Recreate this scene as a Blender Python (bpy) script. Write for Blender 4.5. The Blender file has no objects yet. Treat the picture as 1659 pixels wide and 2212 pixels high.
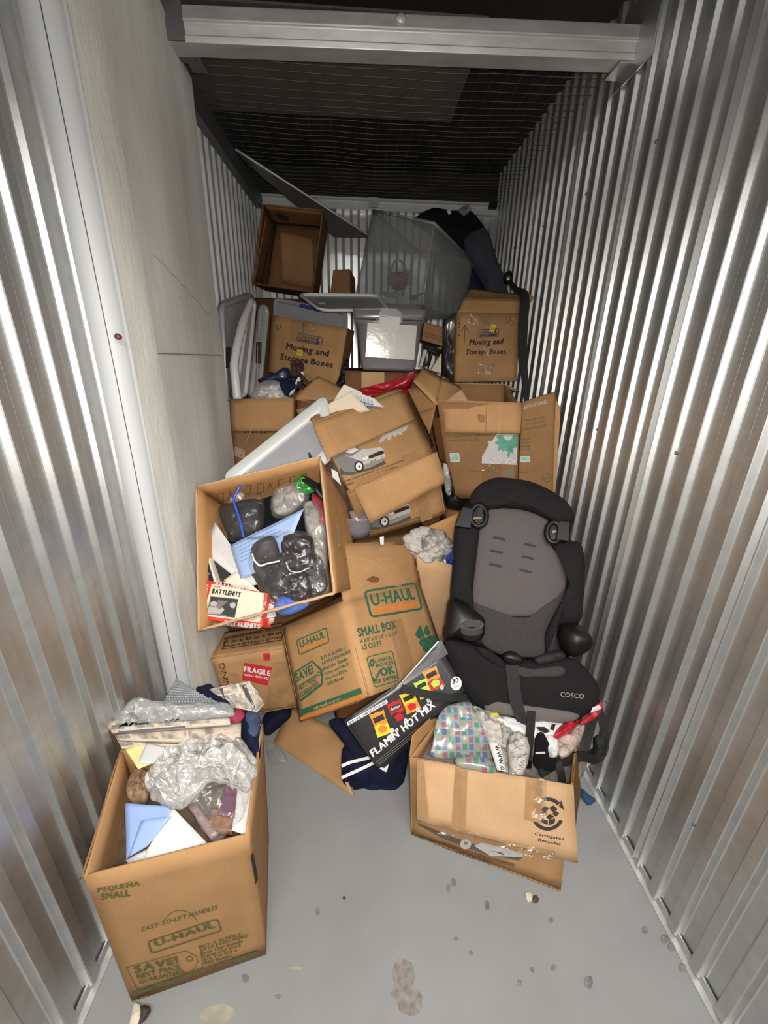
import bpy, math, random
import numpy as np
from mathutils import Vector, Matrix, noise
from mathutils.geometry import tessellate_polygon

# ------------------------------------------------------------------ camera, world, lights, exposure
scene = bpy.context.scene
IW, IH, FPX, CAMZ = 1659.0, 2212.0, 872.0, 1.475
def _u(v): v = np.array(v, float); return v / np.linalg.norm(v)
_dn = _u([-50, 2319, FPX]); _f = _u([-44, -331, FPX]); _fw = _u(_f - _dn * (_f @ _dn)); _rt = np.cross(_dn, _fw)
RCAM = np.stack([_rt, _fw, -_dn])            # rows: world X, Y, Z in lens axes (right, down, forward)
CAM = np.array([0, 0, CAMZ])
cd = bpy.data.cameras.new('camera'); cam = bpy.data.objects.new('camera', cd); scene.collection.objects.link(cam)
cd.sensor_fit = 'VERTICAL'; cd.sensor_height = 24; cd.sensor_width = 18; cd.lens = FPX * 24 / IH; cd.clip_start = .02
M = Matrix([[RCAM[i][0], -RCAM[i][1], -RCAM[i][2], CAM[i]] for i in range(3)] + [[0, 0, 0, 1]])
cam.matrix_world = M
scene.camera = cam
scene.view_settings.view_transform = 'Standard'; scene.view_settings.look = 'None'
scene.view_settings.exposure = -0.08; scene.view_settings.gamma = 1; scene.view_settings.use_curve_mapping = False
wd = bpy.data.worlds.new('dim_corridor'); scene.world = wd; wd.use_nodes = True
wd.node_tree.nodes['Background'].inputs[0].default_value = (.9, .95, 1, 1)
wd.node_tree.nodes['Background'].inputs[1].default_value = 0.07
def area(name, loc, target, sx, sy, watt, col):
    l = bpy.data.lights.new(name, 'AREA'); l.shape = 'RECTANGLE'; l.size = sx; l.size_y = sy; l.energy = watt; l.color = col
    o = bpy.data.objects.new(name, l); scene.collection.objects.link(o); o.location = loc
    o.rotation_euler = (Vector(target) - Vector(loc)).to_track_quat('-Z', 'Y').to_euler(); return o
area('corridor_ceiling_lamp', (0.1, -0.95, 2.74), (0.0, 0.9, .4), 1.5, .35, 62, (1, .985, .95))
area('phone_flash', (0.03, -0.02, 1.50), (0.05, 1.5, .95), .05, .05, 19, (1, .955, .89))

# ------------------------------------------------------------------ point helpers: photo pixel + real distance -> world point
def ray(px, py): return RCAM @ np.array([px - IW / 2, py - IH / 2, FPX]) / FPX
def P(px, py, Y): r = ray(px, py); return CAM + r * (Y / r[1])
def PZ(px, py, z): r = ray(px, py); return CAM + r * ((z - CAMZ) / r[2])
def PL(px, py, p0, n): r = ray(px, py); return CAM + r * (np.dot(np.array(p0) - CAM, n) / np.dot(r, n))
def proj(p): c = RCAM.T @ (np.asarray(p, float) - CAM); return np.array([IW / 2 + FPX * c[0] / c[2], IH / 2 + FPX * c[1] / c[2]])
def far(p, k): return CAM + (np.array(p) - CAM) * k      # push a point k times further along its sight line
A3 = lambda *a: np.array(a, float)

# ------------------------------------------------------------------ materials
MATS = {}
def pm(name, col, rough=.6, metal=0., spec=.5, var=.0, vscale=6., col2=None, bump=0., bscale=60., coat=0., alpha=1., trans=0., sheen=0., stretch=None, detail=4.):
    if name in MATS: return MATS[name]
    m = bpy.data.materials.new(name); m.use_nodes = True; nt = m.node_tree; b = nt.nodes['Principled BSDF']; L = nt.links
    c = (*col, 1)
    b.inputs['Base Color'].default_value = c; b.inputs['Roughness'].default_value = rough; b.inputs['Metallic'].default_value = metal
    b.inputs['Specular IOR Level'].default_value = spec; b.inputs['Coat Weight'].default_value = coat; b.inputs['Coat Roughness'].default_value = .12
    b.inputs['Alpha'].default_value = alpha; b.inputs['Transmission Weight'].default_value = trans; b.inputs['Sheen Weight'].default_value = sheen
    tc = nt.nodes.new('ShaderNodeTexCoord'); mp = nt.nodes.new('ShaderNodeMapping'); L.new(tc.outputs['Object'], mp.inputs['Vector'])
    if stretch: mp.inputs['Scale'].default_value = stretch
    if var or col2:
        n = nt.nodes.new('ShaderNodeTexNoise'); n.inputs['Scale'].default_value = vscale; n.inputs['Detail'].default_value = detail; L.new(mp.outputs[0], n.inputs['Vector'])
        r = nt.nodes.new('ShaderNodeValToRGB'); L.new(n.outputs['Fac'], r.inputs['Fac'])
        r.color_ramp.elements[0].position = .3; r.color_ramp.elements[1].position = .7
        r.color_ramp.elements[0].color = (*[x * (1 - var) for x in col], 1)
        r.color_ramp.elements[1].color = (*(col2 if col2 else [min(1, x * (1 + var)) for x in col]), 1)
        L.new(r.outputs['Color'], b.inputs['Base Color'])
    if bump:
        n2 = nt.nodes.new('ShaderNodeTexNoise'); n2.inputs['Scale'].default_value = bscale; n2.inputs['Detail'].default_value = 3; L.new(mp.outputs[0], n2.inputs['Vector'])
        bp = nt.nodes.new('ShaderNodeBump'); bp.inputs['Strength'].default_value = bump; bp.inputs['Distance'].default_value = .004
        L.new(n2.outputs['Fac'], bp.inputs['Height']); L.new(bp.outputs[0], b.inputs['Normal'])
    MATS[name] = m; return m
def film(name, tint=(1, 1, 1), haze=.12, hazecol=(.8, .8, .8), rough=.08, gloss=1.0, crinkle=0.):
    """thin clear plastic sheet: see-through + fresnel gloss + a little milkiness"""
    if name in MATS: return MATS[name]
    m = bpy.data.materials.new(name); m.use_nodes = True; nt = m.node_tree; L = nt.links; nt.nodes.remove(nt.nodes['Principled BSDF'])
    out = nt.nodes['Material Output']
    tr = nt.nodes.new('ShaderNodeBsdfTransparent'); tr.inputs[0].default_value = (*tint, 1)
    gl = nt.nodes.new('ShaderNodeBsdfGlossy'); gl.inputs['Roughness'].default_value = rough
    di = nt.nodes.new('ShaderNodeBsdfDiffuse'); di.inputs[0].default_value = (*hazecol, 1)
    lw = nt.nodes.new('ShaderNodeLayerWeight'); lw.inputs[0].default_value = .5
    po = nt.nodes.new('ShaderNodeMath'); po.operation = 'POWER'; po.inputs[1].default_value = 4; L.new(lw.outputs['Facing'], po.inputs[0])
    mu = nt.nodes.new('ShaderNodeMath'); mu.operation = 'MULTIPLY_ADD'; mu.use_clamp = True; mu.inputs[1].default_value = .55; mu.inputs[2].default_value = .045 * gloss; L.new(po.outputs[0], mu.inputs[0])
    if crinkle:
        tc = nt.nodes.new('ShaderNodeTexCoord'); ns = nt.nodes.new('ShaderNodeTexNoise'); ns.inputs['Scale'].default_value = 34 if haze > .25 else 17; ns.inputs['Detail'].default_value = 5; ns.inputs['Distortion'].default_value = 1.2; L.new(tc.outputs['Object'], ns.inputs['Vector'])
        bp = nt.nodes.new('ShaderNodeBump'); bp.inputs['Strength'].default_value = crinkle; bp.inputs['Distance'].default_value = .016; L.new(ns.outputs['Fac'], bp.inputs['Height'])
        for q in (gl, di): L.new(bp.outputs[0], q.inputs['Normal'])
    m1 = nt.nodes.new('ShaderNodeMixShader'); m1.inputs[0].default_value = haze; L.new(tr.outputs[0], m1.inputs[1]); L.new(di.outputs[0], m1.inputs[2])
    m2 = nt.nodes.new('ShaderNodeMixShader'); L.new(mu.outputs[0], m2.inputs[0]); L.new(m1.outputs[0], m2.inputs[1]); L.new(gl.outputs[0], m2.inputs[2])
    L.new(m2.outputs[0], out.inputs['Surface']); MATS[name] = m; return m
def cardboard(name, col, var=.10):
    if name in MATS: return MATS[name]
    m = pm(name, col, rough=.78, spec=.25, var=var, vscale=9, bump=.12, bscale=35)
    nt = m.node_tree; b = nt.nodes['Principled BSDF']; L = nt.links
    uv = nt.nodes.new('ShaderNodeUVMap')                              # faint flute lines and paper fibre
    w = nt.nodes.new('ShaderNodeTexWave'); w.inputs['Scale'].default_value = 28; w.inputs['Distortion'].default_value = .6; w.inputs['Detail'].default_value = 1
    L.new(uv.outputs[0], w.inputs['Vector'])
    n = nt.nodes.new('ShaderNodeTexNoise'); n.inputs['Scale'].default_value = 420; n.inputs['Detail'].default_value = 2
    tc = nt.nodes.new('ShaderNodeTexCoord'); L.new(tc.outputs['Object'], n.inputs['Vector'])
    a = nt.nodes.new('ShaderNodeMath'); a.operation = 'MULTIPLY_ADD'; a.inputs[1].default_value = .022; a.inputs[2].default_value = .955; L.new(w.outputs['Fac'], a.inputs[0])
    a2 = nt.nodes.new('ShaderNodeMath'); a2.operation = 'MULTIPLY_ADD'; a2.inputs[1].default_value = .14; L.new(n.outputs['Fac'], a2.inputs[0]); 
    s = nt.nodes.new('ShaderNodeMath'); s.operation = 'SUBTRACT'; s.inputs[1].default_value = .06; L.new(a.outputs[0], s.inputs[0]); L.new(s.outputs[0], a2.inputs[2])
    mx = nt.nodes.new('ShaderNodeMix'); mx.data_type = 'RGBA'; mx.blend_type = 'MULTIPLY'; mx.inputs['Factor'].default_value = 1
    src = b.inputs['Base Color'].links[0].from_socket
    L.new(src, mx.inputs['A']); L.new(a2.outputs[0], mx.inputs['B']); L.new(mx.outputs['Result'], b.inputs['Base Color'])
    return m
def newsprint(name, paper=(.56, .52, .46), ink=(.10, .10, .10), sc=1.0):
    if name in MATS: return MATS[name]
    m = bpy.data.materials.new(name); m.use_nodes = True; nt = m.node_tree; b = nt.nodes['Principled BSDF']; L = nt.links
    b.inputs['Roughness'].default_value = .85; b.inputs['Specular IOR Level'].default_value = .2
    uv = nt.nodes.new('ShaderNodeUVMap')
    def brick(scale, w, h, mortar, mix):
        t = nt.nodes.new('ShaderNodeTexBrick'); t.inputs['Scale'].default_value = scale; t.inputs['Brick Width'].default_value = w; t.inputs['Row Height'].default_value = h
        t.inputs['Mortar Size'].default_value = mortar; t.inputs['Color1'].default_value = (0, 0, 0, 1); t.inputs['Color2'].default_value = (mix, mix, mix, 1); t.inputs['Mortar'].default_value = (1, 1, 1, 1)
        t.inputs['Bias'].default_value = .0; L.new(uv.outputs[0], t.inputs['Vector']); return t
    t1 = brick(sc, .011, .0045, .0016, .9)                                # body type
    t2 = brick(sc, .09, .065, .004, 1.)                                   # picture and headline blocks
    n = nt.nodes.new('ShaderNodeTexNoise'); n.inputs['Scale'].default_value = 26 * sc; n.inputs['Detail'].default_value = 5; L.new(uv.outputs[0], n.inputs['Vector'])
    r = nt.nodes.new('ShaderNodeValToRGB'); r.color_ramp.elements[0].position = .42; r.color_ramp.elements[1].position = .60; L.new(n.outputs['Fac'], r.inputs['Fac'])
    lt = nt.nodes.new('ShaderNodeMath'); lt.operation = 'LESS_THAN'; lt.inputs[1].default_value = .46; L.new(t2.outputs['Color'], lt.inputs[0])
    m1 = nt.nodes.new('ShaderNodeMix'); m1.data_type = 'FLOAT'; L.new(lt.outputs[0], m1.inputs['Factor']); L.new(t1.outputs['Color'], m1.inputs['A']); L.new(r.outputs['Color'], m1.inputs['B'])
    mx = nt.nodes.new('ShaderNodeMix'); mx.data_type = 'RGBA'; mx.inputs['A'].default_value = (*[i * .72 + p * .28 for i, p in zip(ink, paper)], 1); mx.inputs['B'].default_value = (*paper, 1); L.new(m1.outputs['Result'], mx.inputs['Factor'])
    L.new(mx.outputs['Result'], b.inputs['Base Color']); MATS[name] = m; return m
def squares(name):
    """clear bag film printed with rows of crayon coloured squares"""
    m = bpy.data.materials.new(name); m.use_nodes = True; nt = m.node_tree; b = nt.nodes['Principled BSDF']; L = nt.links
    b.inputs['Roughness'].default_value = .3; b.inputs['Coat Weight'].default_value = .25
    uv = nt.nodes.new('ShaderNodeUVMap'); sc = nt.nodes.new('ShaderNodeVectorMath'); sc.operation = 'SCALE'; sc.inputs['Scale'].default_value = 1 / .021; L.new(uv.outputs[0], sc.inputs[0])
    fl = nt.nodes.new('ShaderNodeVectorMath'); fl.operation = 'FLOOR'; L.new(sc.outputs[0], fl.inputs[0])
    fr = nt.nodes.new('ShaderNodeVectorMath'); fr.operation = 'FRACTION'; L.new(sc.outputs[0], fr.inputs[0])
    sx = nt.nodes.new('ShaderNodeSeparateXYZ'); L.new(fr.outputs[0], sx.inputs[0])
    def band(sock, lo, hi):
        a = nt.nodes.new('ShaderNodeMath'); a.operation = 'GREATER_THAN'; a.inputs[1].default_value = lo; L.new(sock, a.inputs[0])
        c = nt.nodes.new('ShaderNodeMath'); c.operation = 'LESS_THAN'; c.inputs[1].default_value = hi; L.new(sock, c.inputs[0])
        d = nt.nodes.new('ShaderNodeMath'); d.operation = 'MULTIPLY'; L.new(a.outputs[0], d.inputs[0]); L.new(c.outputs[0], d.inputs[1]); return d
    bx, by = band(sx.outputs['X'], .16, .84), band(sx.outputs['Y'], .12, .88)
    mk_ = nt.nodes.new('ShaderNodeMath'); mk_.operation = 'MULTIPLY'; L.new(bx.outputs[0], mk_.inputs[0]); L.new(by.outputs[0], mk_.inputs[1])
    # cell colour: (x + 2y) mod 4 -> red, green, blue, pale yellow
    s2 = nt.nodes.new('ShaderNodeSeparateXYZ'); L.new(fl.outputs[0], s2.inputs[0])
    ma = nt.nodes.new('ShaderNodeMath'); ma.operation = 'MULTIPLY_ADD'; ma.inputs[1].default_value = 2; L.new(s2.outputs['Y'], ma.inputs[0]); L.new(s2.outputs['X'], ma.inputs[2])
    mo = nt.nodes.new('ShaderNodeMath'); mo.operation = 'FLOORED_MODULO'; mo.inputs[1].default_value = 4; L.new(ma.outputs[0], mo.inputs[0])
    dv = nt.nodes.new('ShaderNodeMath'); dv.operation = 'MULTIPLY_ADD'; dv.inputs[1].default_value = .25; dv.inputs[2].default_value = .05; L.new(mo.outputs[0], dv.inputs[0])
    r = nt.nodes.new('ShaderNodeValToRGB'); r.color_ramp.interpolation = 'CONSTANT'; L.new(dv.outputs[0], r.inputs['Fac'])
    e = r.color_ramp.elements; e[0].position = 0; e[0].color = (.34, .05, .085, 1); e[1].position = .25; e[1].color = (.03, .19, .11, 1)
    x = e.new(.5); x.color = (.06, .12, .32, 1); x = e.new(.75); x.color = (.34, .31, .15, 1)
    n = nt.nodes.new('ShaderNodeTexWave'); n.inputs['Scale'].default_value = 130; n.inputs['Distortion'].default_value = 5; n.bands_direction = 'DIAGONAL'; L.new(uv.outputs[0], n.inputs['Vector'])
    md = nt.nodes.new('ShaderNodeMath'); md.operation = 'MULTIPLY_ADD'; md.inputs[1].default_value = .35; md.inputs[2].default_value = .55; L.new(n.outputs['Fac'], md.inputs[0])
    m3 = nt.nodes.new('ShaderNodeMath'); m3.operation = 'MULTIPLY'; L.new(md.outputs[0], m3.inputs[0]); L.new(mk_.outputs[0], m3.inputs[1])
    mx = nt.nodes.new('ShaderNodeMix'); mx.data_type = 'RGBA'; mx.inputs['A'].default_value = (.25, .29, .28, 1); L.new(r.outputs['Color'], mx.inputs['B']); L.new(m3.outputs[0], mx.inputs['Factor'])
    L.new(mx.outputs['Result'], b.inputs['Base Color']); return m

KR = cardboard('kraft_cardboard', (.425, .238, .105)); KR2 = cardboard('kraft_cardboard_shaded', (.26, .138, .060)); KRD = cardboard('kraft_cardboard_brown', (.175, .085, .032))  # KR2 darkened by shade put into the colour; KRD old brown, partly dimmed likewise
KRP = cardboard('kraft_cardboard_pale', (.52, .325, .175)); KRO = cardboard('kraft_cardboard_orange', (.46, .24, .095)); EDGE = pm('torn_cardboard_edge', (.46, .31, .19), .9)
TAPE = pm('brown_packing_tape', (.37, .215, .10), .22, spec=.6, var=.12, vscale=30, bump=.25, bscale=40, coat=.3)
TAPEC = film('clear_packing_tape', (.97, .94, .88), .06, (.7, .6, .45), .14, 2.0, .8)
GRN = pm('green_ink', (.028, .115, .055), .75, var=.2, vscale=80); OLV = pm('olive_ink', (.115, .115, .035), .8, var=.25, vscale=90); ORG = pm('orange_ink', (.62, .20, .035), .75, var=.12, vscale=70)
BLK = pm('black_ink', (.022, .018, .016), .75); NVI = pm('navy_ink', (.02, .02, .075), .7); GRY = pm('grey_ink', (.20, .19, .18), .8); LGI = pm('pale_grey_ink', (.50, .48, .46), .8, var=.12, vscale=60)
WHI = pm('white_print', (.75, .74, .72), .6); BRI = pm('brown_ink', (.10, .055, .025), .8); MINT = pm('mint_print', (.10, .30, .21), .7, var=.2, vscale=40); PMINT = pm('pale_mint_print', (.45, .52, .47), .7)
YEL = pm('yellow_sticker', (.78, .62, .03), .45); REDS = pm('red_sticker', (.55, .030, .035), .35); RED = pm('red_plastic_film', (.42, .012, .025), .3, var=.2, vscale=20, coat=.4)
PAPER = pm('white_paper', (.62, .61, .60), .7, var=.04, vscale=12); CREAM = pm('cream_paper', (.72, .64, .52), .7, var=.05, vscale=12); PEACH = pm('cream_card', (.72, .60, .46), .75)
YPAP = pm('pale_yellow_paper', (.72, .70, .30), .7); BPAP = pm('light_blue_paper', (.30, .43, .78), .65, var=.10, vscale=9); BPAP2 = pm('sky_blue_leaflet', (.30, .42, .66), .5, var=.12, vscale=14)
NEWS = newsprint('newsprint'); NEWSP = newsprint('newsprint_pink', (.62, .52, .42), sc=1.2); NEWSD = newsprint('newsprint_dark', (.50, .47, .42), (.05, .05, .05), .9)
FILM = film('clear_polythene', haze=.06, hazecol=(.85, .83, .82), gloss=1.6, rough=.10, crinkle=.7); FILMW = film('milky_polythene', haze=.33, hazecol=(.92, .90, .87), gloss=4, rough=.16, crinkle=.9); BUBB = film('bubble_wrap_film', haze=.30, hazecol=(.70, .72, .72), gloss=3, rough=.16, crinkle=.6)
FILMG = film('zip_bag_film', haze=.012, hazecol=(.8, .8, .8), gloss=.9, rough=.09, crinkle=.8)
TUB = film('hazy_tub_plastic', (.90, .91, .92), haze=.20, hazecol=(.42, .42, .41), gloss=1.0, rough=.3); TOTE = film('grey_tote_plastic', (.75, .74, .75), haze=.48, hazecol=(.36, .34, .36), gloss=1.6, rough=.22)
LIDW = pm('white_lid_plastic', (.62, .64, .62), .42, coat=.2); LIDG = pm('grey_lid_plastic', (.30, .30, .32), .5, var=.05, vscale=30); LIDT = pm('smoky_lid_plastic', (.34, .34, .34), .35, coat=.4, var=.1, vscale=6)
BLKP = pm('black_plastic', (.005, .0045, .0045), .45, spec=.35); BLKF = pm('black_cloth', (.006, .006, .008), .9, spec=.2, var=.3, vscale=20, bump=.3, bscale=160); STRAP = pm('black_webbing', (.007, .0065, .007), .7, bump=.4, bscale=400)
CHAR = pm('charcoal_fabric', (.0125, .0110, .0120), .9, spec=.2, var=.15, vscale=60, bump=.3, bscale=420); DGRY = pm('dark_grey_fabric', (.048, .041, .043), .9, spec=.2, var=.08, vscale=80, bump=.3, bscale=420)
MGRY = pm('grey_mesh_fabric', (.100, .086, .086), .9, spec=.2, var=.06, vscale=120, bump=.3, bscale=420); PGRY = pm('taupe_fabric', (.13, .118, .110), .9, spec=.2, bump=.3, bscale=420)
SLEEV = pm('slate_cloth', (.030, .028, .042), .9, var=.25, vscale=14, bump=.3, bscale=120); NAVY = pm('navy_cloth', (.006, .009, .030), .8, spec=.25, var=.3, vscale=14, bump=.25, bscale=90); DENIM = pm('denim', (.035, .055, .115), .9, var=.35, vscale=40, bump=.4, bscale=300)
BLUE = pm('blue_cloth', (.05, .12, .42), .6, var=.3, vscale=18, coat=.2); TEAL = pm('teal_cloth', (.02, .07, .17), .8, var=.2, vscale=30); FOIL = pm('blue_foil', (.02, .07, .42), .18, .4, coat=.5)
GRNF = pm('green_foil', (.02, .22, .03), .2, .2, coat=.6, var=.3, vscale=30); REDC = pm('red_cloth', (.20, .012, .015), .5, var=.3, vscale=20, coat=.3); PINKC = pm('crimson_cloth', (.28, .02, .05), .7)
BRNP = pm('dark_brown_plush', (.045, .018, .016), .8, var=.4, vscale=50, bump=.5, bscale=120); SHOE = pm('dark_shoe_leather', (.014, .009, .010), .38, var=.3, vscale=30, coat=.3); SHOEG = pm('grey_shoe_canvas', (.030, .027, .028), .7, var=.2, vscale=40)
BRNW = pm('brown_keepsake', (.22, .085, .03), .35, var=.5, vscale=40, coat=.4); PURP = pm('purple_print', (.12, .03, .08), .4); TANC = pm('tan_crumpled_wrap', (.22, .13, .07), .6, var=.5, vscale=40)
STEEL = pm('galvanised_sheet', (.62, .62, .61), .44, .94, var=.06, vscale=25, detail=6); STEELW = pm('white_sheet_steel', (.62, .63, .62), .42, .25, var=.05, vscale=18); BEAM = pm('galvanised_beam', (.50, .51, .49), .42, .45, var=.14, vscale=9, stretch=(1, 4, 4))
TRACK = pm('dull_steel_track', (.15, .15, .15), .5, .5); DARK = pm('dark_deck', (.020, .018, .016), .9, var=.3, vscale=3); DARKP = pm('taupe_board', (.085, .072, .062), .9, var=.15, vscale=6); STEELB = pm('end_wall_steel', (.72, .72, .70), .36, .85, var=.05, vscale=18); WIRE = pm('mesh_wire', (.20, .18, .15), .5, .5)
WHITEP = pm('white_pvc_post', (.52, .53, .53), .5, var=.06, vscale=5, stretch=(1, 1, .3)); STAIN = pm('brown_floor_stain', (.255, .225, .205), .7, var=.3, vscale=60); STAIN2 = pm('dark_floor_scuff', (.20, .195, .19), .7, var=.3, vscale=60); STAIN3 = pm('tan_floor_patch', (.36, .33, .26), .6, var=.15, vscale=40)
CHIPB = pm('black_carton_print', (.028, .027, .028), .42, coat=.25, var=.1, vscale=20); OBAG = pm('orange_bag_print', (.85, .26, .03), .4); YBAG = pm('yellow_bag_print', (.88, .62, .03), .4); RBAG = pm('red_bag_print', (.48, .015, .02), .4); LBAG = pm('lime_bag_print', (.40, .60, .06), .4)
FLOORM = pm('painted_concrete_floor', (.295, .30, .298), .42, var=.07, vscale=5, bump=.08, bscale=30); GREEN_LEAF = pm('pale_leaf', (.62, .58, .40), .7); BROWNL = pm('brown_leaf', (.09, .045, .03), .7)
SQ = squares('coloured_square_bag')
def concrete():
    m = pm('cast_concrete', (.66, .65, .60), .85, spec=.2, var=.20, vscale=2.2, stretch=(1.6, 1.6, .45), bump=.3, bscale=22, detail=5); return m
CONC = concrete(); CONCL = pm('cast_concrete_pale', (.70, .69, .63), .85, spec=.2, var=.16, vscale=4, stretch=(2, 2, .5), bump=.4, bscale=25, detail=4)

# ------------------------------------------------------------------ mesh builder
def nz(p, f, seed=0.): return noise.noise(Vector((p[0] * f + seed * 7.31, p[1] * f + seed * 3.17, p[2] * f - seed * 5.71)))
def vor(p, f, s=0.): return noise.voronoi(Vector((p[0] * f + s * 3.3, p[1] * f - s * 1.7, p[2] * f + s * 5.1)))[0][0]
def nrm(v): n = np.linalg.norm(v); return v / n if n > 1e-12 else v
class MB:
    def __init__(s): s.v = []; s.f = []; s.m = []; s.sm = []; s.uv = []; s.seg = []
    def add(s, verts, faces, mi=0, smooth=False, uvs=None):
        o = len(s.v); s.seg.append((o, o + len(verts), len(s.f), len(s.f) + len(faces))); s.v += [tuple(map(float, p)) for p in verts]
        s.uv += (uvs if uvs is not None else [(p[0] + .37 * p[1], p[2] + .37 * p[1]) for p in verts])
        for f in faces: s.f.append(tuple(i + o for i in f)); s.m.append(mi); s.sm.append(smooth)
        return s
    def slab(s, A, B, C, D, t, nu=1, nv=1, disp=None, mi=0, smooth=False, curl=0., out=None):
        A, B, C, D = [np.array(x, float) for x in (A, B, C, D)]
        n = nrm(np.cross(C - A, D - B)); n = n if out is None or np.dot(n, out) > 0 else -n
        w, h = (np.linalg.norm(B - A) + np.linalg.norm(C - D)) / 2, (np.linalg.norm(D - A) + np.linalg.norm(C - B)) / 2
        top, bot, uv = [], [], []
        for j in range(nv + 1):
            for i in range(nu + 1):
                u, v = i / nu, j / nv; p = (A * (1 - u) + B * u) * (1 - v) + (D * (1 - u) + C * u) * v
                d = (disp(u, v, p) if disp else 0.) + curl * (4 * v * (1 - v))
                top.append(p + n * d); bot.append(p + n * (d - t)); uv.append((u * w, v * h))
        W = nu + 1; N = len(top); f = []
        for j in range(nv):
            for i in range(nu):
                a = j * W + i; f.append((a, a + 1, a + 1 + W, a + W)); f.append((N + a, N + a + W, N + a + 1 + W, N + a + 1))
        for i in range(nu): f.append((i + 1, i, N + i, N + i + 1)); k = nv * W + i; f.append((k, k + 1, N + k + 1, N + k))
        for j in range(nv): k = j * W; f.append((k, k + W, N + k + W, N + k)); k = j * W + nu; f.append((k + W, k, N + k, N + k + W))
        return s.add(top + bot, f, mi, smooth, uv + uv)
    def box(s, c, sx, sy, sz, mi=0, R=None):
        c = np.array(c, float); v = []
        for i in (-.5, .5):
            for j in (-.5, .5):
                for k in (-.5, .5):
                    q = np.array([i * sx, j * sy, k * sz]); v.append(c + (R @ q if R is not None else q))
        return s.add(v, [(0, 1, 3, 2), (4, 6, 7, 5), (0, 4, 5, 1), (2, 3, 7, 6), (0, 2, 6, 4), (1, 5, 7, 3)], mi)
    def tube(s, pts, rad, seg=8, mi=0, closed=False, smooth=True):
        pts = [np.array(p, float) for p in pts]; n = len(pts); rad = rad if hasattr(rad, '__len__') else [rad] * n
        v, f = [], []; prev = None
        for i, p in enumerate(pts):
            t = nrm((pts[(i + 1) % n] if (closed or i < n - 1) else p) - (pts[i - 1] if (closed or i > 0) else p))
            a = prev if prev is not None else nrm(np.cross(t, [0.31, .2, .93])); a = nrm(a - t * np.dot(a, t)); prev = a; b = np.cross(t, a)
            for k in range(seg): th = 2 * math.pi * k / seg; v.append(p + rad[i] * (a * math.cos(th) + b * math.sin(th)))
        for i in range(n if closed else n - 1):
            for k in range(seg):
                q = (i + 1) % n; f.append((i * seg + k, i * seg + (k + 1) % seg, q * seg + (k + 1) % seg, q * seg + k))
        if not closed: f.append(tuple(reversed(range(seg)))); f.append(tuple(range((n - 1) * seg, n * seg)))
        return s.add(v, f, mi, smooth)
    def ribbon(s, pts, width, face, t=.0018, mi=0, sub=5):
        """flat strap along a smooth path; face = direction its flat side looks at"""
        pts = spline([np.array(p, float) for p in pts], sub); n = len(pts); v, f = [], []
        fc = np.array(face, float)
        for i, p in enumerate(pts):
            tg = nrm(pts[min(i + 1, n - 1)] - pts[max(i - 1, 0)]); fn = nrm(fc - tg * np.dot(fc, tg)); sd = np.cross(tg, fn)
            w = (width if not hasattr(width, '__len__') else np.interp(i / (n - 1), np.linspace(0, 1, len(width)), width)) / 2
            v += [p - sd * w + fn * t / 2, p + sd * w + fn * t / 2, p + sd * w - fn * t / 2, p - sd * w - fn * t / 2]
        for i in range(n - 1):
            for k in range(4): a, b = i * 4 + k, i * 4 + (k + 1) % 4; f.append((a, b, b + 4, a + 4))
        f += [(3, 2, 1, 0), tuple(range(4 * n - 4, 4 * n))]
        return s.add(v, f, mi, False)
    def puff(s, outline, hf, hb, wr=0., fr=12., seed=0., rings=9, mi=0, pw=.5, toward=None, sub=4, flat=False, crease=0., smooth=True, edge=0.):
        """pillow-like body from a 3-D outline: front bulge hf, back bulge hb, wrinkles wr; edge = outline raggedness"""
        if crease >= .5: sub, rings = sub * 2, int(rings * 1.8)
        o = spline([np.array(p, float) for p in outline], sub, True) if sub > 1 else [np.array(p, float) for p in outline]
        n = len(o); c = sum(o) / n
        nn = np.zeros(3)
        for i in range(n): nn += np.cross(o[i] - c, o[(i + 1) % n] - c)
        nn = nrm(nn); tw = (CAM - c) if toward is None else np.array(toward, float)
        if np.dot(nn, tw) < 0: nn = -nn; o = o[::-1]
        ux = nrm(np.cross([0, 0, 1.], nn)) if abs(nn[2]) < .95 else A3(1, 0, 0); uy = np.cross(nn, ux)
        def wrk(p, k):
            if not wr: return 0
            a = nz(p, fr, seed) + .5 * nz(p, fr * 2.3, seed + 1)
            if crease: a = a * (1 - crease) + crease * 1.5 * ((vor(p, fr * 1.0, seed) - vor(p, fr * 1.25, seed + 3)) + .55 * (vor(p, fr * 2.3, seed + 5) - vor(p, fr * 2.7, seed + 7)))
            return wr * a * k
        V, F, UV = [], [], []
        def put(p): V.append(p); UV.append((float(np.dot(p - c, ux)) + 1, float(np.dot(p - c, uy)) + 1)); return len(V) - 1
        if edge: o = [p + (p - c) * edge * (nz(p, fr * 1.7, seed + 9) + .4 * nz(p, fr * 4, seed + 4)) for p in o]
        ring0 = [put(p) for p in o]
        for sgn, h in ((1, hf), (-1, hb)):
            prev = ring0
            for k in range(1, rings):
                sc = math.cos(k / rings * math.pi / 2) if pw != 1 else 1 - k / rings
                hh = h * (1 - sc ** 2) ** pw
                cur = []
                for p in o:
                    q = c + (p - c) * sc + nn * sgn * hh
                    q = q + nn * sgn * wrk(q, min(1, (1 - sc) * 5)) + (0 if not wr else np.array([nz(q, fr, seed + 11), nz(q, fr, seed + 12), nz(q, fr, seed + 13)]) * wr * .6 * min(1, (1 - sc) * 4))
                    cur.append(put(q))
                for i in range(n):
                    a, b, d, e = prev[i], prev[(i + 1) % n], cur[(i + 1) % n], cur[i]; F.append((a, b, d, e) if sgn > 0 else (a, e, d, b))
                prev = cur
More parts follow.
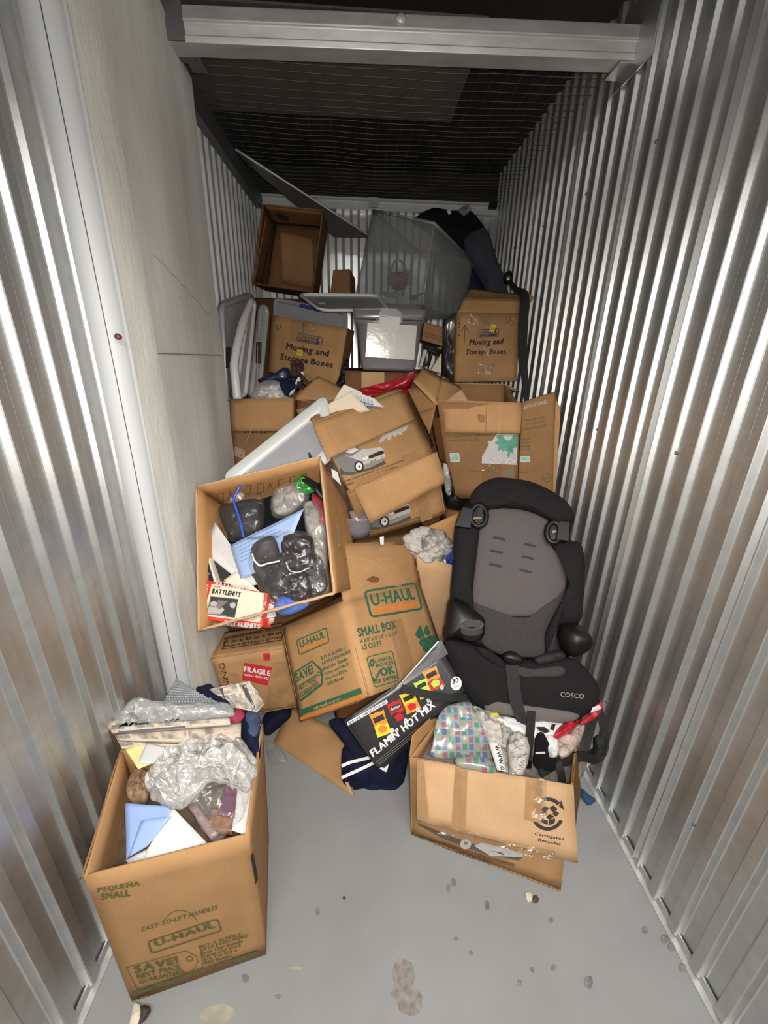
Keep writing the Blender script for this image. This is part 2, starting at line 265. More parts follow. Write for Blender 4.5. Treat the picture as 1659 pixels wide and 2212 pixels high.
            cc = put(c + nn * sgn * (h + (wrk(c, 1) if wr else 0)))
            for i in range(n): a, b = prev[i], prev[(i + 1) % n]; F.append((a, b, cc) if sgn > 0 else (a, cc, b))
        return s.add(V, F, mi, smooth, UV)
    def blob(s, c, r, wr=.0, fr=20., seed=0., sub=3, mi=0, R=None, crease=.5, smooth=True):
        v, f = ico(sub); c = np.array(c, float); r = np.array(r if hasattr(r, '__len__') else [r] * 3, float); out = []
        for p in v:
            q = p * r; q = (R @ q) if R is not None else q; w = c + q
            a = nz(w, fr, seed) + .5 * nz(w, fr * 2.2, seed + 1); a = a * (1 - crease) + crease * (.4 - abs(nz(w, fr * 1.2, seed + 2)) * 2)
            out.append(w + nrm(q) * wr * a)
        return s.add(out, f, mi, smooth, [(p[0] * .1 + p[1] * .05 + 1, p[2] * .1 + 1) for p in v])
    def loft(s, loops, mi=0, cap0=True, cap1=True, smooth=False):
        n = len(loops[0]); v = [p for l in loops for p in l]; f = []
        for k in range(len(loops) - 1):
            for i in range(n): a, b = k * n + i, k * n + (i + 1) % n; f.append((a, b, b + n, a + n))
        if cap0: f.append(tuple(reversed(range(n))))
        if cap1: f.append(tuple(range((len(loops) - 1) * n, len(loops) * n)))
        return s.add(v, f, mi, smooth)
_ICO = {}
def ico(sub):
    if sub in _ICO: return _ICO[sub]
    t = (1 + 5 ** .5) / 2
    v = [nrm(np.array(p, float)) for p in [(-1, t, 0), (1, t, 0), (-1, -t, 0), (1, -t, 0), (0, -1, t), (0, 1, t), (0, -1, -t), (0, 1, -t), (t, 0, -1), (t, 0, 1), (-t, 0, -1), (-t, 0, 1)]]
    f = [(0, 11, 5), (0, 5, 1), (0, 1, 7), (0, 7, 10), (0, 10, 11), (1, 5, 9), (5, 11, 4), (11, 10, 2), (10, 7, 6), (7, 1, 8), (3, 9, 4), (3, 4, 2), (3, 2, 6), (3, 6, 8), (3, 8, 9), (4, 9, 5), (2, 4, 11), (6, 2, 10), (8, 6, 7), (9, 8, 1)]
    for _ in range(sub):
        cache = {}; nf = []
        def mid(a, b):
            k = (min(a, b), max(a, b))
            if k not in cache: v.append(nrm(v[a] + v[b])); cache[k] = len(v) - 1
            return cache[k]
        for a, b, c in f: x, y, z = mid(a, b), mid(b, c), mid(c, a); nf += [(a, x, z), (b, y, x), (c, z, y), (x, y, z)]
        f = nf
    _ICO[sub] = (v, f); return v, f
def spline(p, sub, closed=False):
    n = len(p); out = []
    rng = range(n) if closed else range(n - 1)
    for i in rng:
        p0 = p[(i - 1) % n] if (closed or i > 0) else p[i]; p1 = p[i]; p2 = p[(i + 1) % n]; p3 = p[(i + 2) % n] if (closed or i + 2 < n) else p2
        for k in range(sub):
            t = k / sub; out.append(.5 * (2 * p1 + (p2 - p0) * t + (2 * p0 - 5 * p1 + 4 * p2 - p3) * t * t + (3 * p1 - p0 - 3 * p2 + p3) * t ** 3))
    if not closed: out.append(p[-1])
    return out
# ------------------------------------------------------------------ scene objects
COL = scene.collection
def mesh_obj(name, mb, mats, base):
    me = bpy.data.meshes.new(name); me.from_pydata([(p[0] - base[0], p[1] - base[1], p[2] - base[2]) for p in mb.v], [], mb.f)
    mats = mats if isinstance(mats, (list, tuple)) else [mats]
    for m in mats: me.materials.append(m)
    me.polygons.foreach_set('material_index', mb.m); me.polygons.foreach_set('use_smooth', mb.sm)
    uvl = me.uv_layers.new(name='UVMap'); li = np.zeros(len(me.loops), int); me.loops.foreach_get('vertex_index', li)
    uvl.data.foreach_set('uv', np.array(mb.uv, float)[li].ravel()); me.update()
    o = bpy.data.objects.new(name, me); COL.objects.link(o); return o
class Thing:
    def __init__(s, name, label, cat, group=None, kind=None): s.n, s.l, s.c, s.g, s.k = name, label, cat, group, kind; s.parts = []
    def part(s, name, mb, mats, sub=None, label=None, kind=None, bev=0., shade=None):
        s.parts.append((name, mb, mats, sub, label, kind, bev)); return len(s.parts) - 1
    def done(s):
        allv = np.array([p for q in s.parts for p in q[1].v]); lo, hi = allv.min(0), allv.max(0); base = ((lo[0] + hi[0]) / 2, (lo[1] + hi[1]) / 2, lo[2])
        objs = []
        single = len(s.parts) == 1
        if not single: root = bpy.data.objects.new(s.n, None); root.empty_display_size = .05; COL.objects.link(root); root.location = base
        for (nm, mb, mats, sub, lab, kind, bev) in s.parts:
            o = mesh_obj(s.n if single else nm, mb, mats, base); objs.append(o)
            if bev: bm = o.modifiers.new('soft_edges', 'BEVEL'); bm.width = bev; bm.segments = 2; bm.limit_method = 'ANGLE'
            if single: o.location = base; root = o
            else: o.parent = root if sub is None else objs[sub]
            if not single:
                if lab: o['label'] = lab
                if kind: o['kind'] = kind
        root['label'] = s.l
        if s.k: root['kind'] = s.k
        if s.c and s.k != 'structure': root['category'] = s.c
        if s.g: root['group'] = s.g
        return root
def one(name, label, cat, mb, mats, group=None, kind=None):
    t = Thing(name, label, cat, group, kind); t.part(name, mb, mats); return t.done()

# ------------------------------------------------------------------ printed faces
class Face:
    def __init__(s, A, B, C, D, disp=None, out=None):
        s.q = [np.array(x, float) for x in (A, B, C, D)]; s.disp = disp
        n = nrm(np.cross(s.q[2] - s.q[0], s.q[3] - s.q[1])); s.n = n if out is None or np.dot(n, out) > 0 else -n
    def at(s, u, v, off=0.):
        A, B, C, D = s.q; p = (A * (1 - u) + B * u) * (1 - v) + (D * (1 - u) + C * u) * v
        d = s.disp(u, v, p) if s.disp else 0
        return p + s.n * (d + off)
    def uv(s, px, py):
        u = v = .5
        for _ in range(12):
            p = proj(s.at(u, v)); e = np.array([px, py]) - p
            if abs(e).max() < .02: break
            J = np.stack([(proj(s.at(u + 1e-4, v)) - p) / 1e-4, (proj(s.at(u, v + 1e-4)) - p) / 1e-4], 1); d = np.linalg.solve(J, e)
            d = np.clip(d, -1, 1); u += d[0]; v += d[1]
        return u, v
_FONT = {}
def glyph1(ch, bold, shear):
    k = (ch, bold, shear)
    if k not in _FONT:
        c = bpy.data.curves.new('t', 'FONT'); c.body = ch; c.size = 1; c.offset = bold; c.shear = shear; c.resolution_u = 2
        o = bpy.data.objects.new('t', c); me = bpy.data.meshes.new_from_object(o)
        _FONT[k] = (np.array([x.co[:2] for x in me.vertices]).reshape(-1, 2), [tuple(p.vertices) for p in me.polygons])
        bpy.data.objects.remove(o); bpy.data.meshes.remove(me); bpy.data.curves.remove(c)
    return _FONT[k]
def glyphs(txt, bold=0., shear=0., space=1.):
    """letters set one by one (unit box), so that heavy strokes never cut into their neighbours"""
    V, F, x, sh = [], [], 0., shear
    for ch in txt:
        if ch == ' ': x += .30; continue
        v, f = glyph1(ch, 0., 0.)
        if len(v) == 0: x += .3; continue
        lo, hi = v[:, 0].min(), v[:, 0].max(); 
        for dx, dy in (((0, 0), (bold, 0), (-bold, 0), (0, bold * .7), (0, -bold * .7)) if bold else ((0, 0),)):
            o = len(V); V += [(a - lo + x + b * sh + dx, b + dy) for a, b in v]; F += [tuple(i + o for i in p) for p in f]
        x += (hi - lo) + .085 * space + bold
    V = np.array(V); lo, hi = V.min(0), V.max(0); return (V - lo) / np.maximum(hi - lo, 1e-6), F
class Print:
    """flat ink / stickers lying on a Face, located by where they show on it"""
    def __init__(s, face, off=.0012): s.F = face; s.off = off; s.chunks = []; s.new()
    def new(s, name=None): s.mb = MB(); s.mats = []; s.chunks.append((s.mb, s.mats, name)); return s
    def _mi(s, m):
        if m not in s.mats: s.mats.append(m)
        return s.mats.index(m)
    def quad(s, bl, br, tl, tr=None):
        tr = tr or (br[0] + tl[0] - bl[0], br[1] + tl[1] - bl[1]); return [np.array(s.F.uv(*p)) for p in (bl, br, tr, tl)]
    def _map(s, Q, pts, lift=0.):
        A, B, C, D = Q; out = []
        for a, b in pts: w = (A * (1 - a) + B * a) * (1 - b) + (D * (1 - a) + C * a) * b; out.append(s.F.at(w[0], w[1], s.off + lift))
        return out
    def text(s, txt, mat, bl, br, tl, tr=None, bold=.0, shear=0., lift=.0003, space=1.):
        v, f = glyphs(txt, bold, shear, space); s.mb.add(s._map(s.quad(bl, br, tl, tr), v, lift), f, s._mi(mat)); return s
    def rect(s, mat, bl, br, tl, tr=None, lift=0., nu=6, nv=4):
        Q = s.quad(bl, br, tl, tr); pts = [(i / nu, j / nv) for j in range(nv + 1) for i in range(nu + 1)]
        s.mb.add(s._map(Q, pts, lift), [(j * (nu + 1) + i, j * (nu + 1) + i + 1, (j + 1) * (nu + 1) + i + 1, (j + 1) * (nu + 1) + i) for j in range(nv) for i in range(nu)], s._mi(mat)); return s
    def frame(s, mat, bl, br, tl, tr=None, th=.06, asp=1., rad=.12, lift=0.):
        """rounded outline: th, rad relative to height; asp = width/height"""
        Q = s.quad(bl, br, tl, tr); o, i = [], []
        def rr(ins, r):
            L = []
            for cx, cy, a0 in ((1 - (rad + 0) / asp, rad, -90), (1 - rad / asp, 1 - rad, 0), (rad / asp, 1 - rad, 90), (rad / asp, rad, 180)):
                for k in range(6): a = math.radians(a0 + 18 * k); L.append((cx + math.cos(a) * r / asp, cy + math.sin(a) * r))
            return L
        o = rr(0, rad); i = rr(th, max(.005, rad - th))
        if rad < th:
            i = [(min(max(x, th / asp), 1 - th / asp), min(max(y, th), 1 - th)) for x, y in o]
        n = len(o); s.mb.add(s._map(Q, o + i, lift), [(k, (k + 1) % n, n + (k + 1) % n, n + k) for k in range(n)], s._mi(mat)); return s
    def poly(s, mat, pts, lift=0.):
        uv = [s.F.uv(*p) for p in pts]; V = [s.F.at(u, v, s.off + lift) for u, v in uv]
        tri = tessellate_polygon([[Vector((u, v, 0)) for u, v in uv]]); s.mb.add(V, [tuple(t) for t in tri], s._mi(mat)); return s
    def line(s, mat, pts, w=1.5, lift=.0002):
        for a, b in zip(pts[:-1], pts[1:]):
            d = np.array(b, float) - a; n_ = np.array([-d[1], d[0]]) / (np.linalg.norm(d) + 1e-9) * w / 2
            s.poly(mat, [tuple(np.array(a) - n_), tuple(np.array(b) - n_), tuple(np.array(b) + n_), tuple(np.array(a) + n_)], lift)
        return s
    def disc(s, mat, c, rx, ry, n=20, lift=0., rot=0.):
        return s.poly(mat, [(c[0] + rx * math.cos(2 * math.pi * k / n) * math.cos(rot) - ry * math.sin(2 * math.pi * k / n) * math.sin(rot), c[1] + rx * math.cos(2 * math.pi * k / n) * math.sin(rot) + ry * math.sin(2 * math.pi * k / n) * math.cos(rot)) for k in range(n)], lift)
    def arc(s, mat, c, r0, r1, a0, a1, n=16, lift=0., sq=1.):
        for k in range(n):
            t0, t1 = [math.radians(a0 + (a1 - a0) * (k + e) / n) for e in (0, 1.02)]
            s.poly(mat, [(c[0] + r * math.cos(t) * sq, c[1] + r * math.sin(t)) for r, t in ((r0, t0), (r1, t0), (r1, t1), (r0, t1))], lift)
        return s

def apart(mb, gap=.022):
    """separate prints that lie apart on the face"""
    bx = [(np.min(mb.v[a:b], 0) - gap / 2, np.max(mb.v[a:b], 0) + gap / 2) for a, b, _, _ in mb.seg]; g = list(range(len(bx)))
    def root(i):
        while g[i] != i: i = g[i]
        return i
    for i in range(len(bx)):
        for j in range(i):
            if np.all(bx[i][0] <= bx[j][1]) and np.all(bx[j][0] <= bx[i][1]): g[root(i)] = root(j)
    out = {}
    for i, (a, b, c, d) in enumerate(mb.seg):
        q = out.setdefault(root(i), MB())
        o = len(q.v); q.v += mb.v[a:b]; q.uv += mb.uv[a:b]; q.f += [tuple(x - a + o for x in f) for f in mb.f[c:d]]; q.m += mb.m[c:d]; q.sm += mb.sm[c:d]
    return list(out.values())
FACES = {'front': ('000', '100', '101', '001'), 'right': ('100', '110', '111', '101'), 'back': ('110', '010', '011', '111'), 'left': ('010', '000', '001', '011'), 'bottom': ('010', '110', '100', '000'), 'top': ('001', '101', '111', '011')}
def carton(T, C8, open_=('top',), mat=None, warp=.004, t=.004, seed=0., inner=None, name='body', nu=10, nv=8):
    """cardboard carton from its eight corners; returns the outer faces for printing"""
    C8 = {k: np.array(v, float) for k, v in C8.items()}; cen = sum(C8.values()) / 8; mb = MB(); F = {}
    for fn, ks in FACES.items():
        if fn in open_: continue
        q = [C8[k] for k in ks]; out = sum(q) / 4 - cen
        disp = (lambda u, v, p: warp * (nz(p, 5, seed) + .4 * nz(p, 14, seed)) * min(1, 16 * u * (1 - u) * v * (1 - v) + .0))
        mb.slab(*q, t, nu, nv, disp, 0, True, out=out); F[fn] = Face(*q, disp, out=out)
    T.part(name, mb, mat or KR); return F
def flap(T, a, b, c, d, mat=None, warp=.006, seed=0., t=.004, name='flap', curl=0., out=None, nu=10, nv=6, label=None, ragged=0.):
    """a-b is the hinge, d-c the free edge"""
    q = [np.array(x, float) for x in (a, b, c, d)]; o = (CAM - sum(q) / 4) if out is None else out
    disp = lambda u, v, p: warp * (nz(p, 6, seed) + .5 * nz(p, 17, seed)) * min(1, 3 * v) + curl * 4 * v * (1 - v)
    mb = MB(); mb.slab(*q, t, nu, nv, disp, 0, True, out=o)
    if ragged:
        for i, p in enumerate(mb.v):
            k = (i % ((nu + 1) * (nv + 1))) // (nu + 1)
            if k == nv: r = ragged * (random.random() - .5) * 2; e = nrm(q[3] - q[0]); mb.v[i] = tuple(np.array(p) + e * r)
    T.part(name, mb, mat or KR, label=label); return Face(*q, disp, out=o)
def add_print(T, pr, name='printed_lettering', sub=None, label=None):
    for mb, mats, nm in pr.chunks:
        if not mb.v: continue
        for q in (apart(mb) if (nm or name) in ('printed_lettering', 'crease_marks') else [mb]): T.part(nm or name, q, mats, sub=sub, label=label)
def C8px(f, depth=None, back=None):
    """eight corners from the front face (bl, br, tr, tl world points) and a depth vector"""
    d = np.array(depth); bl, br, tr, tl = f
    return {'000': bl, '100': br, '101': tr, '001': tl, '010': bl + d, '110': br + d, '111': tr + d, '011': tl + d}
def rrect(n, w, h, r, ins=0.):
    L = []; w2, h2, r2 = w / 2 - ins, h / 2 - ins, max(.002, r - ins)
    for sx, sy, a0 in ((1, -1, -90), (1, 1, 0), (-1, 1, 90), (-1, -1, 180)):
        for k in range(n): a = math.radians(a0 + 90 * k / (n - 1)); L.append(((w2 - r2) * sx + r2 * math.cos(a), (h2 - r2) * sy + r2 * math.sin(a)))
    return L
def lid(T, A, B, C, D, r=.05, rim=.025, lip=.02, mr=None, mf=None, out=None):
    """storage-bin lid on the quad A B C D: turned-down rim, raised border, recessed panel"""
    A, B, C, D = [np.array(x, float) for x in (A, B, C, D)]; o = (CAM - (A + B + C + D) / 4) if out is None else np.array(out, float)
    n = nrm(np.cross(C - A, D - B)); n = n if np.dot(n, o) > 0 else -n
    w, h = np.linalg.norm(B - A), np.linalg.norm(D - A)
    def m(p, z): u, v = p[0] / w + .5, p[1] / h + .5; return (A * (1 - u) + B * u) * (1 - v) + (D * (1 - u) + C * u) * v + n * z
    def loop(ins, z): return [m(p, z) for p in rrect(6, w, h, r, ins)]
    rmb = MB(); rmb.loft([loop(.004, -lip), loop(0, -lip), loop(0, -.004), loop(.004, 0), loop(rim - .004, 0), loop(rim, -.004), loop(rim + .004, -.012), loop(rim + .004, -.015), loop(rim, -.012), loop(.006, -.006)], 0, False, False, True)
    i = T.part('rim', rmb, mr or LIDW)
    pmb = MB(); pmb.loft([loop(rim + .002, -.016), loop(rim + .002, -.011)], 0, True, True); T.part('panel', pmb, mf or LIDG)
    return m, n
# ================================================================== THE SETTING
random.seed(4)
XL, XR, YB, YF, ZT = -.682, .872, 3.12, -1.0, 2.60
t = Thing('floor', 'grey painted concrete floor with scuffs and stains', None, kind='structure')
mb = MB(); mb.box((.09, 1.05, -.05), 1.75, 4.3, .1); t.part('slab', mb, FLOORM)
def stain(px, py, rx, ry, m, n=14, sd=0, rag=.35):
    mb = MB(); c = PZ(px, py, 0); v = []
    for k in range(n):
        a = 2 * math.pi * k / n; q = PZ(px + rx * math.cos(a) * (1 + rag * noise.noise(Vector((math.cos(a) * 2, math.sin(a) * 2, sd * 3.3)))), py + ry * math.sin(a) * (1 + rag * noise.noise(Vector((math.cos(a) * 2, math.sin(a) * 2, sd * 3.3 + 9)))), 0); v.append(q + A3(0, 0, .0006 + .0002 * sd))
    mb.add(v, [tuple(range(n))]); t.part('floor_stain', mb, m)
for i, (x, y, rx, ry, m) in enumerate([(872, 2108, 24, 40, STAIN), (884, 2166, 30, 30, STAIN), (860, 2146, 15, 16, STAIN), (470, 2192, 40, 22, STAIN3), (685, 1968, 6, 10, STAIN2), (742, 1940, 4, 4, STAIN), (968, 1919, 5, 9, STAIN2), (1052, 1957, 5, 12, STAIN2), (980, 1907, 6, 9, STAIN2),
        (1272, 2122, 9, 14, STAIN2), (1393, 2010, 6, 8, STAIN2), (1190, 1989, 5, 6, STAIN2), (530, 2114, 8, 10, STAIN2), (640, 2092, 16, 6, STAIN3), (1122, 2125, 5, 8, STAIN2), (1150, 2096, 4, 6, STAIN2), (1196, 2092, 5, 7, STAIN2), (1437, 2030, 9, 9, STAIN2), (1452, 2046, 10, 8, STAIN2), (1475, 2092, 8, 9, STAIN2), (985, 2030, 4, 5, STAIN2), (600, 2155, 6, 5, STAIN2), (1018, 2060, 4, 5, STAIN2)]): stain(x, y, rx, ry, m, sd=i)
t.done()

def corrug(a0, a1, pitch, crest, slope, depth, ph=0.):
    """(along, out) profile of a ribbed sheet"""
    L = []; k = math.floor((a0 - ph) / pitch) - 1
    while ph + k * pitch < a1 + pitch:
        s = ph + k * pitch
        for da, d in ((0, 0), (slope * .25, depth * .12), (slope * .8, depth * .9), (slope, depth), (slope + crest, depth), (slope * 1.2 + crest, depth * .9), (slope * 1.75 + crest, depth * .12), (2 * slope + crest, 0)): L.append((s + da, d))
        k += 1
    L = [q for q in L if a0 <= q[0] <= a1]
    return [(a0, 0)] + L + [(a1, 0)] if L else [(a0, 0), (a1, 0)]
def sheet(T, fn, a0, a1, z0, z1, m, pitch=.081, crest=.024, slope=.012, depth=.0145, ph=0., lip=.0, name='corrugated_panel', nzz=6):
    pr = corrug(a0, a1, pitch, crest, slope, depth, ph); mb = MB(); v, f = [], []; n = len(pr)
    for j in range(nzz + 1):
        z = z0 + (z1 - z0) * j / nzz
        for a, d in pr: v.append(fn(a, d + lip + .0012 * nz((a, z, lip), 1.7, 3), z))
    for j in range(nzz):
        for i in range(n - 1): k = j * n + i; f.append((k, k + 1, k + 1 + n, k + n))
    mb.add(v, f); i = T.part(name, mb, m); return i
fR = lambda a, d, z: (XR - d, a, z); fL = lambda a, d, z: (XL + d, a, z); fB = lambda a, d, z: (a, YB - d, z)
t = Thing('wall_right', 'right wall of ribbed galvanised sheets with overlapping seams', None, kind='structure')
cuts = [-1.0, -.445, -.04, .365, .77, 1.175, 1.58, 1.985, 2.39, 2.795, 3.12]
for i in range(len(cuts) - 1): sheet(t, fR, cuts[i] - .012, cuts[i + 1] + .002, .012, ZT, STEEL, ph=.904, lip=.0016 * (i % 2))
mb = MB()
for c in cuts[1:-1]: mb.tube([(XR - .004, c, .014), (XR - .004, c, 2.43)], .0016, 6)
t.part('seam_edge', mb, STEEL)
mb = MB()
for y in np.arange(-.6, 3.0, .405):
    for z in (.35, 1.25, 2.1): mb.blob((XR - .003, y + .05, z), (.004, .006, .006), sub=1)
t.part('screw_head', mb, TRACK, kind='stuff'); t.done()
t = Thing('wall_left', 'left wall of ribbed galvanised sheets before and behind the concrete', None, kind='structure')
cuts = [-1.0, -.565, -.16, .245, .65, 1.142]
for i in range(len(cuts) - 1): sheet(t, fL, cuts[i] - .012, cuts[i + 1] + .002, .012, ZT, STEEL, ph=.869 - .081 * 3, lip=.0016 * (i % 2))
for a, b in ((1.80, 2.205), (2.205, 2.61), (2.61, 3.12)): sheet(t, fL, a, b, .012, 2.37, STEELW, ph=.907, lip=.0016 * (round(a * 10) % 2), depth=.0125)
mb = MB()
for c in (-.565, -.16, .245, .65): mb.tube([(XL + .004, c, .014), (XL + .004, c, ZT)], .0016, 6)
t.part('seam_edge', mb, STEEL); t.done()
t = Thing('wall_back', 'far end wall of white ribbed sheet steel', None, kind='structure')
for a, b in ((XL, -.30), (-.30, .08), (.08, .46), (.46, XR)): sheet(t, fB, a - .003, b + .003, .012, 2.37, STEELB, pitch=.101, crest=.033, slope=.0165, depth=.018, ph=.01)
t.done()

# concrete panel with its chamfered edge, let into the left wall
t = Thing('wall_concrete', 'bare streaked concrete panel standing proud of the left wall', None, kind='structure')
mb = MB(); XC = -.586; N = 26; pts = []
face = [(1.235, 0), (1.83, 0), (1.83, 2.357), (1.625, 2.43), (1.60, ZT), (1.235, ZT)]
def cface(y0, y1, z0, z1, x0, x1, nu, nv, rough=.003):
    v, f, uv = [], [], []
    for j in range(nv + 1):
        for i in range(nu + 1):
            y = y0 + (y1 - y0) * i / nu; z = z0 + (z1 - z0) * j / nv; x = x0 + (x1 - x0) * i / nu + rough * (nz((y * 3, 0, z), 3, 2) + .4 * nz((y * 3, 0, z), 11, 4)); v.append((x, y, z)); uv.append((y, z))
    for j in range(nv):
        for i in range(nu): k = j * (nu + 1) + i; f.append((k, k + 1, k + nu + 2, k + nu + 1))
    return v, f, uv
v, f, uv = cface(1.25, 1.83, 0, 1.478, XC, XC, 18, 30); mb.add(v, f, 0, True, uv)
v, f, uv = cface(1.25, 1.83, 1.482, 2.43, XC, XC, 18, 24)
v = [(x, min(y, 1.83 - max(0, (z - 2.355)) * 2.8), z) for x, y, z in v]; mb.add(v, f, 0, True, uv)
v, f, uv = cface(1.25, 1.60, 2.43, ZT, XC, XC, 6, 4); mb.add(v, f, 0, True, uv)
v, f, uv = cface(1.25, 1.83, 1.476, 1.484, XC - .004, XC - .004, 2, 1, 0); mb.add(v, f, 0, True, uv)          # recessed joint
mb.add([(XC, 1.83, 0), (XL, 1.83, 0), (XL, 1.83, 2.36), (XC, 1.83, 2.36)], [(0, 1, 2, 3)], 0)
t.part('panel_face', mb, CONC)
mb = MB(); mb.box((XC + .0015, 1.53, 1.4805), .004, .57, .0022); t.part('joint_line', mb, STAIN2)
mb = MB(); v, f, uv = cface(1.125, 1.25, 0, ZT, XC + .001, XC + .004, 5, 60, .006); mb.add(v, f, 0, True, uv); t.part('chamfered_edge', mb, CONCL)
mb = MB(); v, f = [], []
cr = [(1.33 + .033 * i + .006 * nz((i, 0, 0), .9), 1.735 - .0093 * i + .012 * nz((i, 3, 0), .8)) for i in range(13)]
for q in cr: v += [(XC + .0035, q[0], q[1] + .0010), (XC + .0035, q[0], q[1] - .0006)]
for i in range(12): f.append((2 * i, 2 * i + 1, 2 * i + 3, 2 * i + 2))
mb.add(v, f); t.part('crack', mb, STAIN2); t.done()
# rounded post where the front sheet meets the concrete
t = Thing('trim_1', 'pale rounded metal post between ribbed wall and concrete', None, kind='structure')
mb = MB(); prof = [(XL, 1.150)] + [(-.645 + .043 * math.sin(a), 1.150 - .043 * math.cos(a)) for a in np.linspace(-1.3, 1.55, 16)] + [(XC - .004, 1.152)]
mb.loft([[(x, y, z) for x, y in prof] for z in (0, .6, 1.2, 1.8, ZT)], 0, False, False, True); t.part('post', mb, WHITEP)
mb = MB(); q = prof[10]; mb.box((q[0] + .0006, q[1] - .0006, 1.3), .0016, .0016, 2.6); t.part('seam_line', mb, TRACK)
mb = MB(); mb.blob(P(255, 727, 1.108), (.008, .008, .008), .002, 80, sub=2); t.part('screw', mb, pm('rusty_screw', (.16, .04, .03), .5, .3)); t.done()

# door header over the entrance, behind the viewpoint
t = Thing('trim_6', 'steel door header over the entrance of the unit', None, kind='structure')
mb = MB(); mb.box((.09, -.22, 2.50), 1.75, .08, .28); t.part('header', mb, STEEL, bev=.004); t.done()
# header beam, ceiling mesh, rear track
t = Thing('trim_2', 'galvanised header beam across the front of the ceiling', None, kind='structure')
mb = MB(); z = lambda x, q: q + (x - XL) * .016
pr = [(1.655, 2.352), (1.652, 2.368), (1.662, 2.372), (1.657, 2.398), (1.651, 2.402), (1.655, 2.436), (1.72, 2.44), (1.72, 2.352)]
mb.loft([[(x, y, z(x, q)) for y, q in pr] for x in np.linspace(-.60, XR, 12)], 0, True, True); t.part('beam', mb, BEAM, bev=.002)
mb = MB(); mb.blob(P(866, 40, 1.65), (.016, .007, .013), .002, 60, sub=2); t.part('bolt', mb, BEAM)
mb = MB(); mb.box((.853, 1.66, 2.44), .006, .20, .20); mb.box((.83, 1.70, 2.372), .05, .09, .006); t.part('end_plate', mb, STEEL, bev=.001)
mb = MB(); mb.box((-.565, 1.70, 2.40), .06, .1, .09); mb.box((-.545, 1.76, 2.365), .05, .09, .012); t.part('end_bracket', mb, TRACK); t.done()
t = Thing('ceiling', 'dark deck above a wire mesh stretched over the unit', None, kind='structure')
mb = MB(); mb.box((.09, 1.75, 2.62), 1.9, 2.95, .04); mb.box((.09, 3.16, 2.5), 1.9, .02, .24); t.part('deck', mb, DARK)
mb = MB(); mb.box((-.14, 1.96, 2.462), 1.04, .58, .006, R=np.eye(3)); t.part('board', mb, DARKP)
mb = MB()
sag = lambda x, y: 2.435 - .012 * (1 - ((x - .09) / .78) ** 2) + .006 * nz((x, y, 0), 5, 8)
for y in np.arange(1.72, 3.12, .0475):
    yy = y + random.uniform(-.008, .008); mb.tube([(x, yy + .008 * nz((x, y, 0), 4, 3), sag(x, y)) for x in np.linspace(-.655, XR - .01, 16)], .0011, 3)
for x in np.arange(-.64, XR, .05): mb.tube([(x + .006 * nz((x, y, 0), 4, 3), y, sag(x, y)) for y in np.linspace(1.70, 3.1, 16)], .0005, 3)
t.part('wire_mesh', mb, WIRE, kind='stuff')
mb = MB(); mb.tube([(x, 1.63 + .01 * math.sin(9 * x), 2.56 - .05 * math.sin((x + .5) * 2)) for x in np.linspace(-.5, .75, 14)], .0015, 4); t.part('loose_wire', mb, WIRE); t.done()
t = Thing('trim_3', 'white rear header track along the top of the end wall', None, kind='structure')
mb = MB(); pr = [(3.06, 2.36), (3.06, 2.372), (3.085, 2.376), (3.085, 2.412), (3.06, 2.416), (3.06, 2.425), (3.12, 2.425), (3.12, 2.36)]
mb.loft([[(x, y, q) for y, q in pr] for x in np.linspace(XL + .01, XR - .01, 6)]); t.part('track', mb, STEELW)
mb = MB(); mb.box((.06, 3.055, 2.40), .06, .012, .05); t.part('splice_plate', mb, BEAM)
mb = MB(); mb.box((.82, 3.06, 2.41), .05, .03, .035); t.part('corner_clip', mb, BLKP); t.done()
t = Thing('trim_4', 'dull steel side track above the rear left wall', None, kind='structure')
mb = MB(); mb.box((-.655, 2.47, 2.39), .04, 1.27, .085); t.part('track', mb, TRACK, bev=.003); t.done()
t = Thing('trim_5', 'thin steel corner strip in the rear left corner', None, kind='structure')
mb = MB(); mb.box((-.655, 3.085, 1.2), .05, .03, 2.36); t.part('strip', mb, STEELW, bev=.003); t.done()
t = Thing('baseboard_right', 'thin steel base angle along the right wall', None, kind='structure')
mb = MB(); mb.loft([[(XR - .006, y, 0), (XR - .028, y, 0), (XR - .028, y, .004), (XR - .012, y, .006), (XR - .010, y, .026), (XR - .006, y, .026)] for y in np.linspace(-1, 3.1, 8)]); t.part('angle', mb, BEAM); t.done()
t = Thing('baseboard_left', 'thin steel base angle along the left wall', None, kind='structure')
mb = MB(); mb.loft([[(XL + .006, y, 0), (XL + .028, y, 0), (XL + .028, y, .004), (XL + .012, y, .006), (XL + .010, y, .026), (XL + .006, y, .026)] for y in np.linspace(-1, 1.12, 6)]); t.part('angle', mb, BEAM); t.done()

# fallen strip hanging from the ceiling at the left
t = Thing('fallen_metal_strip', 'long metal strip hanging down from the ceiling across the open box', 'metal strip')
a, b, c, d = P(509, 324, 2.52), P(802, 513, 2.82), P(722, 512, 2.90), P(532, 352, 2.64)
a2 = P(652, 416, 2.55)
mb = MB(); mb.slab(a, b, c, d, .003, 14, 3, lambda u, v, p: .006 * nz(p, 4, 3)); t.part('web', mb, pm('dull_strip_steel', (.30, .295, .28), .38, .6, var=.15, vscale=8))
mb = MB(); mb.tube([a + (b - a) * q + A3(0, -.004, .002) for q in np.linspace(0, 1, 8)], .0055, 6); t.part('flange', mb, STEELW); t.done()
